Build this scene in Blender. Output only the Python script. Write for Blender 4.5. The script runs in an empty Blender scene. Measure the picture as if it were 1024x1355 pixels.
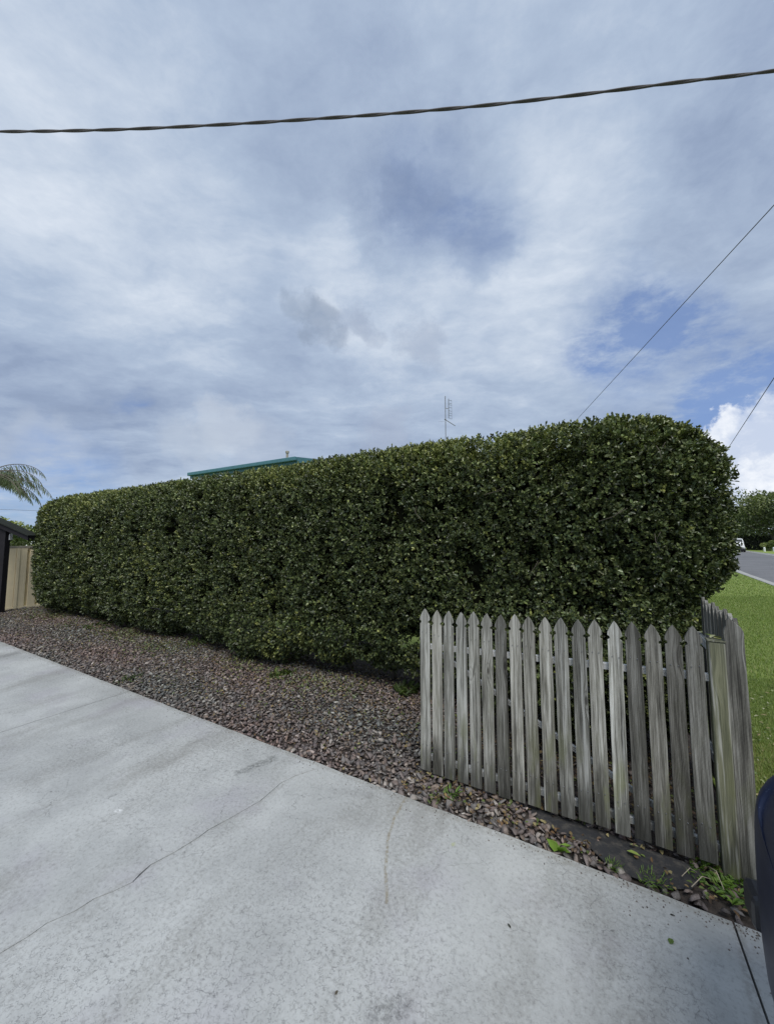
import bpy, bmesh, math, random
import numpy as np
from mathutils import Vector, Matrix, Euler, noise as mnoise
random.seed(7); rng = np.random.default_rng(11)
R = math.radians
scene = bpy.context.scene
COL = scene.collection

# ------------------------------------------------------------------ camera
F, HOR, CZ = 490.0, 716.0, 1.6
TH = math.atan((HOR-677.5)/F)
cam = bpy.data.objects.new('camera', bpy.data.cameras.new('camera'))
COL.objects.link(cam); scene.camera = cam
cam.location = (0, 0, CZ); cam.rotation_euler = (R(90)+TH, 0, 0)
cam.data.sensor_fit = 'HORIZONTAL'; cam.data.sensor_width = 36
cam.data.lens = 36*F/1024; cam.data.clip_end = 3000; cam.data.clip_start = 0.02

def ray(x, y):
    a = (x-512)/F; b = -(y-677.5)/F
    return np.array([a, math.cos(TH)-b*math.sin(TH), math.sin(TH)+b*math.cos(TH)])
def G(x, y, z=0.0):
    d = ray(x, y); t = (z-CZ)/d[2]
    return Vector((d[0]*t, d[1]*t, z))
def AT(x, y, Y):                      # the point on a sight line at depth Y
    d = ray(x, y); t = Y/d[1]
    return Vector((d[0]*t, Y, CZ+d[2]*t))
LA = math.atan2(-.497, .868)          # the lot's own axes: u along the hedge, v away from the driveway
Ux, Uy = math.cos(LA), math.sin(LA); Vx, Vy = -Uy, Ux
def W(u, v, z=0.0): return Vector((u*Ux+v*Vx, u*Uy+v*Vy, z))
def UV(p): return (p[0]*Ux+p[1]*Uy, p[0]*Vx+p[1]*Vy)

# ------------------------------------------------------------------ light
SUN_EL, SUN_AZ = R(54), R(178)        # behind the camera, a little to the left
sundir = Vector((math.sin(SUN_AZ)*math.cos(SUN_EL), math.cos(SUN_AZ)*math.cos(SUN_EL), math.sin(SUN_EL)))
sl = bpy.data.lights.new('sun', 'SUN'); sl.energy = 2.3; sl.angle = R(32); sl.color = (1, .965, .91)
sun = bpy.data.objects.new('sun', sl); COL.objects.link(sun)
sun.rotation_euler = sundir.to_track_quat('Z', 'Y').to_euler()
scene.view_settings.view_transform = 'Standard'
scene.view_settings.look = 'None'
scene.view_settings.exposure = 0.22
scene.view_settings.gamma = 1.0
scene.view_settings.use_curve_mapping = False

class N:                              # tiny node-building helper
    def __init__(s, nt): s.nt = nt
    def new(s, t, **k):
        n = s.nt.nodes.new(t)
        for a, b in k.items(): setattr(n, a, b)
        return n
    def put(s, sock, v):
        if isinstance(v, bpy.types.NodeSocket): s.nt.links.new(v, sock)
        elif v is not None:
            if isinstance(v, (tuple, list)) and sock.type == 'RGBA' and len(v) == 3: v = (*v, 1)
            sock.default_value = v
    def math(s, op, a, b=None, c=None, clamp=False):
        n = s.new('ShaderNodeMath', operation=op, use_clamp=clamp)
        s.put(n.inputs[0], a)
        if b is not None: s.put(n.inputs[1], b)
        if c is not None: s.put(n.inputs[2], c)
        return n.outputs[0]
    def vec(s, op, a, b=None, out=0, scale=None):
        n = s.new('ShaderNodeVectorMath', operation=op)
        s.put(n.inputs[0], a)
        if b is not None: s.put(n.inputs[1], b)
        if scale is not None: s.put(n.inputs['Scale'], scale)
        return n.outputs['Value'] if op in ('DOT_PRODUCT', 'LENGTH', 'DISTANCE') else n.outputs[0]
    def noise(s, v, scale, detail=4, rough=.55, dist=0, color=False):
        n = s.new('ShaderNodeTexNoise'); s.put(n.inputs['Vector'], v)
        n.inputs['Scale'].default_value = scale; n.inputs['Detail'].default_value = detail
        n.inputs['Roughness'].default_value = rough; n.inputs['Distortion'].default_value = dist
        return n.outputs['Color' if color else 'Fac']
    def vor(s, v, scale, feature='F1', out='Distance', rand=1):
        n = s.new('ShaderNodeTexVoronoi', feature=feature); s.put(n.inputs['Vector'], v)
        n.inputs['Scale'].default_value = scale; n.inputs['Randomness'].default_value = rand
        return n.outputs[out]
    def mapr(s, v, a, b, c=0., d=1., smooth=True):
        n = s.new('ShaderNodeMapRange', interpolation_type='SMOOTHSTEP' if smooth else 'LINEAR')
        s.put(n.inputs[0], v)
        for i, q in enumerate((a, b, c, d)): s.put(n.inputs[1+i], q)
        return n.outputs[0]
    def mix(s, f, a, b, mode='MIX'):
        n = s.new('ShaderNodeMix', data_type='RGBA', blend_type=mode)
        s.put(n.inputs[0], f); s.put(n.inputs[6], a); s.put(n.inputs[7], b)
        return n.outputs[2]
    def ramp(s, f, stops):
        n = s.new('ShaderNodeValToRGB'); s.put(n.inputs[0], f)
        e = n.color_ramp.elements
        while len(e) < len(stops): e.new(.5)
        for q, (p, c) in zip(e, stops): q.position = p; q.color = (*c, 1)
        return n.outputs[0]
    def bump(s, h, strength, dist=.01, normal=None):
        n = s.new('ShaderNodeBump'); s.put(n.inputs['Height'], h)
        n.inputs['Strength'].default_value = strength; n.inputs['Distance'].default_value = dist
        if normal is not None: s.put(n.inputs['Normal'], normal)
        return n.outputs[0]
    def mapping(s, v, scale=(1, 1, 1), loc=(0, 0, 0), rot=(0, 0, 0)):
        n = s.new('ShaderNodeMapping'); s.put(n.inputs[0], v)
        n.inputs['Scale'].default_value = scale; s.put(n.inputs['Location'], loc); n.inputs['Rotation'].default_value = rot
        return n.outputs[0]

# --- sky: Nishita blue seen through layers of broken stratus, with a few clouds of their own
world = bpy.data.worlds.new('World'); scene.world = world; world.use_nodes = True
nt = world.node_tree; nt.nodes.clear(); n = N(nt)
out = n.new('ShaderNodeOutputWorld'); bg = n.new('ShaderNodeBackground'); bg.inputs[1].default_value = .1
nt.links.new(bg.outputs[0], out.inputs[0])
sky = n.new('ShaderNodeTexSky', sky_type='NISHITA', sun_disc=False, sun_elevation=SUN_EL, sun_rotation=SUN_AZ)
sky.air_density = 1.0; sky.dust_density = .6; sky.ozone_density = 3
d = n.vec('NORMALIZE', n.new('ShaderNodeTexCoord').outputs['Generated'])
sx = n.new('ShaderNodeSeparateXYZ'); n.put(sx.inputs[0], d)
zc = n.math('ADD', n.math('MAXIMUM', sx.outputs[2], 0.0), .16)
cb = n.new('ShaderNodeCombineXYZ')
n.put(cb.inputs[0], n.math('DIVIDE', sx.outputs[0], zc)); n.put(cb.inputs[1], n.math('DIVIDE', sx.outputs[1], zc))
P = cb.outputs[0]
wob = n.vec('SUBTRACT', n.noise(P, 1.3, 5, .6, color=True), (.5, .5, .5))
PW = n.vec('ADD', P, n.vec('SCALE', wob, scale=.55))
big = n.noise(PW, .8, 3, .5)
mid = n.noise(n.mapping(PW, (1.3, 3.2, 1), rot=(0, 0, R(-12))), 1.0, 6, .58)
fin = n.noise(n.mapping(n.vec('ADD', P, n.vec('SCALE', wob, scale=.30)), (1, 1.35, 1), rot=(0, 0, R(-14))), 5.0, 9, .68)
vfin = n.noise(n.mapping(d, (1, 1, 2.2)), 13, 8, .66)
dn = n.vec('SUBTRACT', n.noise(d, 4.5, 6, .62, color=True), (.5, .5, .5))
DW = n.vec('NORMALIZE', n.vec('ADD', d, n.vec('SCALE', dn, scale=.22)))     # ragged
DS = n.vec('NORMALIZE', n.vec('ADD', d, n.vec('SCALE', n.vec('SUBTRACT', n.noise(d, 14, 6, .62, color=True), (.5, .5, .5)), scale=.16)))
def blob(px, py, r, amp, dv=None, soft=.0):
    v = Vector(ray(px, py)).normalized()
    dp = n.vec('DOT_PRODUCT', DW if dv is None else dv, tuple(v))
    return n.mapr(dp, math.cos(R(r)), math.cos(R(r*soft)), 0, amp)
def total(lst):
    t = lst[0]
    for q in lst[1:]: t = n.math('ADD', t, q)
    return t
val = total([
    n.math('MULTIPLY', n.math('SUBTRACT', big, .5), .55), n.math('MULTIPLY', n.math('SUBTRACT', mid, .5), .70),
    n.math('MULTIPLY', n.math('SUBTRACT', fin, .5), .30), n.math('MULTIPLY', n.math('SUBTRACT', vfin, .5), .26),
    blob(170, 320, 21, .17), blob(490, 395, 13, .20), blob(690, 190, 19, .10), blob(660, 440, 13, .12), blob(60, 90, 26, .09), blob(850, 190, 14, .05),
    blob(590, 265, 13, -.12), blob(530, 262, 3.5, -.14, DS), blob(575, 290, 3.5, -.14, DS), blob(640, 322, 5, -.16, DS), blob(600, 215, 5, -.10, DS), blob(490, 300, 4, -.10, DS), blob(960, 180, 5, -.08, DS), blob(250, 175, 15, -.10), blob(60, 470, 17, -.14), blob(900, 330, 12, -.06), blob(500, 575, 9, -.05), blob(960, 240, 9, -.06),
    blob(330, 480, 12, -.05), blob(520, 300, 8, -.08)])
val = n.math('ADD', val, .47)
cloud = n.ramp(val, [(0, (.18, .235, .355)), (.28, (.27, .34, .475)), (.5, (.37, .45, .58)), (.68, (.50, .57, .675)), (.9, (.68, .73, .805))])
# separate clouds with edges of their own
for px, py, r, colr, f in [(436, 402, 3.0, (.60, .66, .74), .5), (430, 424, 3.6, (.225, .28, .38), .62), (402, 412, 2.8, (.25, .31, .41), .5), (487, 436, 3.0, (.27, .325, .44), .38), (560, 455, 4.4, (.27, .325, .44), .42), (470, 425, 3.2, (.27, .325, .44), .3),
                           (300, 566, 5.0, (.50, .55, .63), .55), (260, 588, 4.6, (.44, .50, .59), .5), (355, 594, 5.0, (.38, .44, .55), .55), (510, 575, 5.2, (.36, .41, .52), .45),
                           (60, 602, 6, (.42, .48, .58), .6)]:
    cloud = n.mix(blob(px, py, r, f, DS, .15), cloud, colr)
cover = total([n.mapr(n.math('ADD', n.math('MULTIPLY', big, .5), n.math('MULTIPLY', mid, .5)), .30, .42, .62, 1),
               blob(878, 425, 6.0, -.20, DS), blob(975, 548, 7, -.70, DW), blob(860, 420, 4, -.25, DS), blob(930, 432, 4, -.2, DS), blob(780, 462, 4, -.2, DS), blob(820, 372, 4, -.15, DS), blob(1010, 500, 8, -.2), blob(560, 255, 7, -.2), blob(630, 310, 7, -.25), blob(50, 672, 10, -.40), blob(860, 470, 10, -.25),
               blob(800, 460, 8, -.2)])
brk = n.math('ADD', n.math('MULTIPLY', n.math('SUBTRACT', fin, .5), 1.6), n.math('MULTIPLY', n.math('SUBTRACT', vfin, .5), 2.0))
cover = n.math('ADD', cover, n.math('MULTIPLY', brk, n.mapr(cover, .98, .35)))
cover = n.math('MINIMUM', n.math('MAXIMUM', cover, .22), 1)
skyc = n.mix(.45, n.mix(1, sky.outputs[0], (.62, .80, 1.12), 'MULTIPLY'), (2.2, 3.2, 5.6))
body = n.mix(cover, skyc, n.mix(1, cloud, (10, 10, 10), 'MULTIPLY'))
puff = n.mapr(n.math('ADD', n.noise(n.vec('ADD', d, n.vec('SCALE', dn, scale=.1)), 11, 6, .6), n.math('MULTIPLY', sx.outputs[2], .25)), .45, .66)
for px, py, r, f in [(1000, 612, 6.5, .95), (945, 572, 2.6, .9), (1045, 590, 6, .9), (985, 650, 6, .8), (920, 640, 6, .7)]:   # bright cumulus by the horizon
    body = n.mix(blob(px, py, r, f, DS, .62), body, n.mix(puff, (5.0, 5.7, 7.1), (7.9, 8.2, 8.7)))
n.put(bg.inputs[0], body)

# ------------------------------------------------------------------ object helpers
def tag(o, label=None, cat=None, group=None, kind=None):
    if label: o['label'] = label
    if cat: o['category'] = cat
    if group: o['group'] = group
    if kind: o['kind'] = kind
    return o
def empty(name, loc=(0, 0, 0), rz=0.0):
    o = bpy.data.objects.new(name, None); COL.objects.link(o)
    o.location = loc; o.rotation_euler = (0, 0, rz); o.empty_display_size = .1
    return o
def link(name, me, mat=None, parent=None, loc=(0, 0, 0), rz=0.0, smooth=False):
    if mat is not None and not me.materials: me.materials.append(mat)
    if smooth: me.polygons.foreach_set('use_smooth', [True]*len(me.polygons))
    o = bpy.data.objects.new(name, me); COL.objects.link(o)
    o.location = loc; o.rotation_euler = (0, 0, rz)
    if parent: o.parent = parent
    return o
def bm_obj(name, bm, mat, parent=None, loc=(0, 0, 0), rz=0.0, smooth=False, bevel=0):
    bmesh.ops.recalc_face_normals(bm, faces=bm.faces)
    me = bpy.data.meshes.new(name); bm.to_mesh(me); bm.free()
    o = link(name, me, mat, parent, loc, rz, smooth)
    if bevel:
        b = o.modifiers.new('bevel', 'BEVEL'); b.width = bevel; b.segments = 2; b.limit_method = 'ANGLE'
    return o
def box(bm, x0, x1, y0, y1, z0, z1, M=None):
    vs = [bm.verts.new((x, y, z)) for z in (z0, z1) for x, y in ((x0, y0), (x1, y0), (x1, y1), (x0, y1))]
    if M is not None:
        for v in vs: v.co = M @ v.co
    for f in ((3, 2, 1, 0), (4, 5, 6, 7), (0, 1, 5, 4), (1, 2, 6, 5), (2, 3, 7, 6), (3, 0, 4, 7)): bm.faces.new([vs[i] for i in f])
def tube(bm, pts, rad, seg=8, cap=True):
    pts = [Vector(p) for p in pts]; rings = []
    up = Vector((0, 0, 1)); nprev = None
    for i, p in enumerate(pts):
        t = (pts[min(i+1, len(pts)-1)]-pts[max(i-1, 0)]).normalized()
        if nprev is None: a = t.cross(up if abs(t.z) < .9 else Vector((1, 0, 0))).normalized()
        else: a = (nprev-t*nprev.dot(t)).normalized()
        nprev = a; b = t.cross(a)
        r = rad[i] if isinstance(rad, (list, tuple)) else rad
        rings.append([bm.verts.new(p+a*(r*math.cos(q*2*math.pi/seg))+b*(r*math.sin(q*2*math.pi/seg))) for q in range(seg)])
    for A, B in zip(rings, rings[1:]):
        for q in range(seg): bm.faces.new((A[q], A[(q+1) % seg], B[(q+1) % seg], B[q]))
    if cap: bm.faces.new(rings[0][::-1]); bm.faces.new(rings[-1])
def prism(bm, poly, z0, z1):
    a = [bm.verts.new((x, y, z0)) for x, y in poly]; b = [bm.verts.new((x, y, z1)) for x, y in poly]
    k = len(poly)
    bm.faces.new(a[::-1]); bm.faces.new(b)
    for i in range(k): bm.faces.new((a[i], a[(i+1) % k], b[(i+1) % k], b[i]))
def np_mesh(name, verts, loops, starts, colors=None, smooth=False):
    me = bpy.data.meshes.new(name)
    me.vertices.add(len(verts)); me.vertices.foreach_set('co', np.ascontiguousarray(verts, dtype=np.float32).ravel())
    me.loops.add(len(loops)); me.loops.foreach_set('vertex_index', np.ascontiguousarray(loops, dtype=np.int32))
    me.polygons.add(len(starts)); me.polygons.foreach_set('loop_start', np.ascontiguousarray(starts, dtype=np.int32))
    if smooth: me.polygons.foreach_set('use_smooth', np.ones(len(starts), dtype=bool))
    me.update(calc_edges=True)
    if colors is not None:
        ca = me.color_attributes.new('Col', 'FLOAT_COLOR', 'POINT')
        ca.data.foreach_set('color', np.ascontiguousarray(np.c_[colors, np.ones(len(colors))], dtype=np.float32).ravel())
    return me
def unit(a): return a/np.maximum(np.linalg.norm(a, axis=-1, keepdims=True), 1e-9)
class Sines:                           # cheap smooth 3-D noise for numpy arrays
    def __init__(s, seed, f, k=10):
        g = np.random.default_rng(seed); s.k = unit(g.normal(size=(k, 3)))*f*g.uniform(.5, 1.6, (k, 1)); s.p = g.uniform(0, 6.28, k)
    def __call__(s, P): return np.sin(P@s.k.T+s.p).mean(1)*math.sqrt(2)/.62*.62
def leaves_mesh(name, base, ddir, nrm, L, Wd, col, fold=.25, curl=.12):
    """leaf-shaped blades: six points and two faces each, folded along the midrib"""
    s = np.cross(ddir, nrm); s = unit(s); nn = np.cross(s, ddir)
    L = L[:, None]; Wd = Wd[:, None]
    tip = base+ddir*L-nn*L*curl
    l1 = base+ddir*L*.32+s*Wd*.5+nn*Wd*fold; r1 = base+ddir*L*.32-s*Wd*.5+nn*Wd*fold
    l2 = base+ddir*L*.70+s*Wd*.40+nn*(Wd*fold-L*curl*.4); r2 = base+ddir*L*.70-s*Wd*.40+nn*(Wd*fold-L*curl*.4)
    V = np.stack([base, r1, r2, tip, l2, l1], 1).reshape(-1, 3)
    i = np.arange(len(base))[:, None]*6
    lo = (i+np.array([[0, 1, 2, 3, 0, 3, 4, 5]])).ravel()
    return np_mesh(name, V, lo, np.arange(len(base)*2)*4, np.repeat(col, 6, 0))

# ------------------------------------------------------------------ materials
WEAR = [.78, 1.12]
def mat(name, color=None, rough=.6, metal=0, spec=None):
    m = bpy.data.materials.new(name); m.use_nodes = True
    nt = m.node_tree; b = nt.nodes['Principled BSDF']
    b.inputs['Roughness'].default_value = rough; b.inputs['Metallic'].default_value = metal
    if spec is not None: b.inputs['Specular IOR Level'].default_value = spec
    k = N(nt); m_nodes = (m, k, b)
    if color is not None:               # every plain colour gets a little wear of its own
        oc = k.new('ShaderNodeTexCoord').outputs['Object']
        v = k.noise(oc, 7, 6, .65); c = k.mix(k.mapr(v, .3, .7), tuple(q*WEAR[0] for q in color), tuple(min(1, q*WEAR[1]) for q in color))
        k.put(b.inputs['Base Color'], c); k.put(b.inputs['Normal'], k.bump(k.noise(oc, 60, 3), .15, .003))
    return m_nodes
def simple(*a, **k): return mat(*a, **k)[0]

def leaf_material(name, rough, trans, tcol=(1.2, 1.5, .5), vein=True):
    m, k, b = mat(name, None, rough)
    a = k.new('ShaderNodeAttribute', attribute_name='Col').outputs['Color']
    oc = k.new('ShaderNodeTexCoord').outputs['Object']
    a = k.mix(k.mapr(k.noise(oc, 90, 2), .3, .7, 0, .35), a, k.mix(1, a, (.55, .6, .5), 'MULTIPLY'))
    k.put(b.inputs['Base Color'], a)
    tr = k.new('ShaderNodeBsdfTranslucent'); k.put(tr.inputs[0], k.mix(1, a, tcol, 'MULTIPLY'))
    mx = k.new('ShaderNodeMixShader'); mx.inputs[0].default_value = trans
    nt = m.node_tree; nt.links.new(b.outputs[0], mx.inputs[1]); nt.links.new(tr.outputs[0], mx.inputs[2])
    nt.links.new(mx.outputs[0], nt.nodes['Material Output'].inputs[0])
    return m
M_leaf = leaf_material('hedge_leaf', .34, .07, (1.3, 1.5, .5))
M_far_leaf = leaf_material('tree_leaf', .55, .2)
M_grass_blade = leaf_material('grass_blade', .55, .3)
M_dead = leaf_material('dry_leaf', .7, .1, (1, .9, .6))

# stained sealed concrete
M_conc, k, b = mat('sealed_concrete', None, .62)
oc = k.new('ShaderNodeTexCoord').outputs['Object']
wb = k.vec('ADD', oc, k.vec('SCALE', k.noise(oc, 3, 4, color=True), scale=.25))
streak = k.noise(k.mapping(wb, (2.6, .7, 1)), 1.0, 7, .62)
fine = k.noise(oc, 55, 6, .75)
patch = k.noise(wb, 1.7, 8, .68)
c = k.mix(k.mapr(patch, .32, .68), (.365, .375, .368), (.475, .488, .478))
c = k.mix(k.mapr(k.math('ADD', streak, k.math('MULTIPLY', k.math('SUBTRACT', fine, .5), .35)), .46, .70, 0, .62), c, (.235, .232, .215))
c = k.mix(k.mapr(k.noise(oc, 2.1, 3), .5, .75, 0, .45), c, (.37, .355, .395))
zone = k.math('MAXIMUM', k.mapr(k.noise(oc, .9, 4, .6), .42, .62), k.mapr(k.vec('DISTANCE', oc, (-.95, 1.0, 0)), 1.25, .25, 0, .95))
c = k.mix(k.mapr(fine, .50, .66, 0, .42), c, (.19, .19, .185))
c = k.mix(k.mapr(fine, .46, .30, 0, .35), c, (.54, .565, .57))
wv = k.vec('ADD', oc, k.vec('SCALE', k.noise(oc, 38, 3, color=True), scale=.030))
crk = k.vor(wv, 75, 'DISTANCE_TO_EDGE')                      # crazed paint film
crm = k.math('MULTIPLY', k.mapr(crk, .12, .02), k.math('MULTIPLY', k.mapr(k.noise(oc, 48, 4, .7), .46, .62), zone))
c = k.mix(k.math('MULTIPLY', crm, .50), c, (.13, .13, .135))
crk2 = k.vor(k.vec('ADD', oc, k.vec('SCALE', k.noise(oc, 12, 3, color=True), scale=.09)), 5.5, 'DISTANCE_TO_EDGE')
crm2 = k.math('MULTIPLY', k.mapr(crk2, .009, .002), k.mapr(k.noise(oc, 3.3, 2), .52, .60))
c = k.mix(k.math('MULTIPLY', crm2, .55), c, (.12, .12, .12))
spk = k.mapr(k.vor(oc, 26), .055, .03)
c = k.mix(k.math('MULTIPLY', spk, k.mapr(k.noise(oc, 9, 2), .60, .66, 0, .8)), c, (.10, .10, .095))
def seg_stain(c, pts, wid, colr, f, wobble=.02):
    ww = k.vec('ADD', oc, k.vec('SCALE', k.vec('SUBTRACT', k.noise(oc, 18, 6, .7, color=True), (.5, .5, .5)), scale=wobble*2.2))
    for (a, bb) in zip(pts, pts[1:]):
        a = Vector((*UV(a), 0)); bb = Vector((*UV(bb), 0)); ab = bb-a
        t = k.math('DIVIDE', k.vec('DOT_PRODUCT', k.vec('SUBTRACT', ww, tuple(a)), tuple(ab)), ab.length_squared, clamp=True)
        q = k.vec('ADD', k.vec('SCALE', tuple(ab), scale=t), tuple(a))
        s = k.vec('MULTIPLY', k.vec('SUBTRACT', ww, q), (1, 1, 0))
        msk = k.mapr(k.vec('LENGTH', s), wid, wid*.25, 0, f)
        c = k.mix(k.math('MULTIPLY', msk, k.mapr(k.noise(oc, 45, 5, .75), .38, .58, .08, 1)), c, colr)
    return c
c = seg_stain(c, [G(537, 1056), G(522, 1082), G(513, 1112), G(510, 1150), G(512, 1195)], .012, (.22, .18, .10), .6, .008)   # rusty run
c = seg_stain(c, [G(318, 1022), G(362, 1004)], .055, (.11, .115, .11), .65, .05)
c = seg_stain(c, [G(250, 985), G(310, 962)], .05, (.24, .24, .23), .5, .05)
c = seg_stain(c, [G(440, 1045), G(490, 1052)], .05, (.2, .2, .2), .35, .05)
c = seg_stain(c, [G(500, 1345), G(530, 1330)], .05, (.12, .12, .12), .6, .05)
c = seg_stain(c, [G(0, 870), G(28, 862)], .12, (.13, .13, .13), .6, .1)
c = seg_stain(c, [G(598, 1118), G(601, 1117)], .014, (.36, .40, .10), .7, .004)
c = seg_stain(c, [G(155, 1073), G(159, 1074)], .02, (.75, .76, .76), .9, .006)
c = seg_stain(c, [G(0, 1262), G(110, 1202), G(200, 1146), G(345, 1061), G(392, 1026), G(418, 1018)], .016, (.26, .255, .235), .3, .02)
c = seg_stain(c, [G(973, 1218), G(1005, 1355)], .03, (.22, .21, .19), .5, .02)
c = seg_stain(c, [G(0, 850), G(390, 999), G(741, 1136), G(973, 1223)], .045, (.25, .245, .215), .5, .03)
k.put(b.inputs['Base Color'], c)
h = k.math('ADD', k.math('MULTIPLY', fine, .6), k.math('MULTIPLY', crm, -.6))
k.put(b.inputs['Normal'], k.bump(h, .55, .004)); k.put(b.inputs['Roughness'], k.mapr(patch, .3, .7, .5, .72))

M_stone, k, b = mat('mauve_stone', None, .85)
a = k.new('ShaderNodeAttribute', attribute_name='Col').outputs['Color']
gc = k.new('ShaderNodeNewGeometry').outputs['Position']
a = k.mix(k.mapr(k.noise(gc, 120, 4, .7), .35, .65, 0, .6), a, k.mix(1, a, (.5, .48, .48), 'MULTIPLY'))
a = k.mix(k.mapr(k.noise(gc, 45, 3, .6), .58, .72, 0, .5), a, (.34, .32, .31))
k.put(b.inputs['Base Color'], a); k.put(b.inputs['Normal'], k.bump(k.noise(gc, 160, 4), .5, .002))

M_soil, k, b = mat('soil', None, .95)
gc = k.new('ShaderNodeNewGeometry').outputs['Position']
k.put(b.inputs['Base Color'], k.ramp(k.noise(gc, 38, 6, .7), [(.3, (.022, .018, .016)), (.55, (.06, .048, .042)), (.75, (.11, .09, .075))]))
k.put(b.inputs['Normal'], k.bump(k.noise(gc, 70, 4), .8, .01))
M_mat, k, b = mat('weed_mat', None, .8)
gc = k.new('ShaderNodeNewGeometry').outputs['Position']
wvn = k.math('MULTIPLY', k.math('SINE', k.vec('DOT_PRODUCT', gc, (1500, 900, 0))), k.math('SINE', k.vec('DOT_PRODUCT', gc, (-900, 1500, 0))))
k.put(b.inputs['Base Color'], k.mix(k.mapr(k.noise(gc, 25, 6, .7), .45, .7), (.028, .029, .032), (.085, .078, .068)))
k.put(b.inputs['Normal'], k.bump(k.math('ADD', k.noise(gc, 20, 4), k.math('MULTIPLY', wvn, .1)), .6, .01))

def lawn_mat(name, c0, c1, c2, sc=1.):
    m, k, b = mat(name, None, .9, spec=.2)
    gc = k.new('ShaderNodeNewGeometry').outputs['Position']
    v = k.math('ADD', k.math('MULTIPLY', k.noise(gc, .6*sc, 6, .7), .62), k.math('MULTIPLY', k.noise(gc, 14*sc, 6, .75), .5))
    k.put(b.inputs['Base Color'], k.ramp(v, [(.36, c0), (.5, c1), (.66, c2)]))
    k.put(b.inputs['Normal'], k.bump(k.noise(gc, 45, 5, .8), .9, .03))
    return m
M_lawn = lawn_mat('lawn', (.12, .16, .04), (.19, .26, .06), (.27, .33, .095))
M_ground = lawn_mat('ground', (.11, .15, .04), (.17, .235, .055), (.25, .30, .09), .4)
M_asph, k, b = mat('asphalt', None, .85)
gc = k.new('ShaderNodeNewGeometry').outputs['Position']
cc = k.mix(k.mapr(k.noise(gc, .35, 5, .6), .35, .65), (.115, .115, .12), (.16, .16, .165))
k.put(b.inputs['Base Color'], k.mix(k.mapr(k.noise(gc, 60, 4, .8), .4, .7, 0, .5), cc, (.21, .21, .21)))
k.put(b.inputs['Normal'], k.bump(k.noise(gc, 90, 3), .4, .004))
M_kerb = simple('kerb_concrete', (.36, .36, .34), .85)

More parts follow.
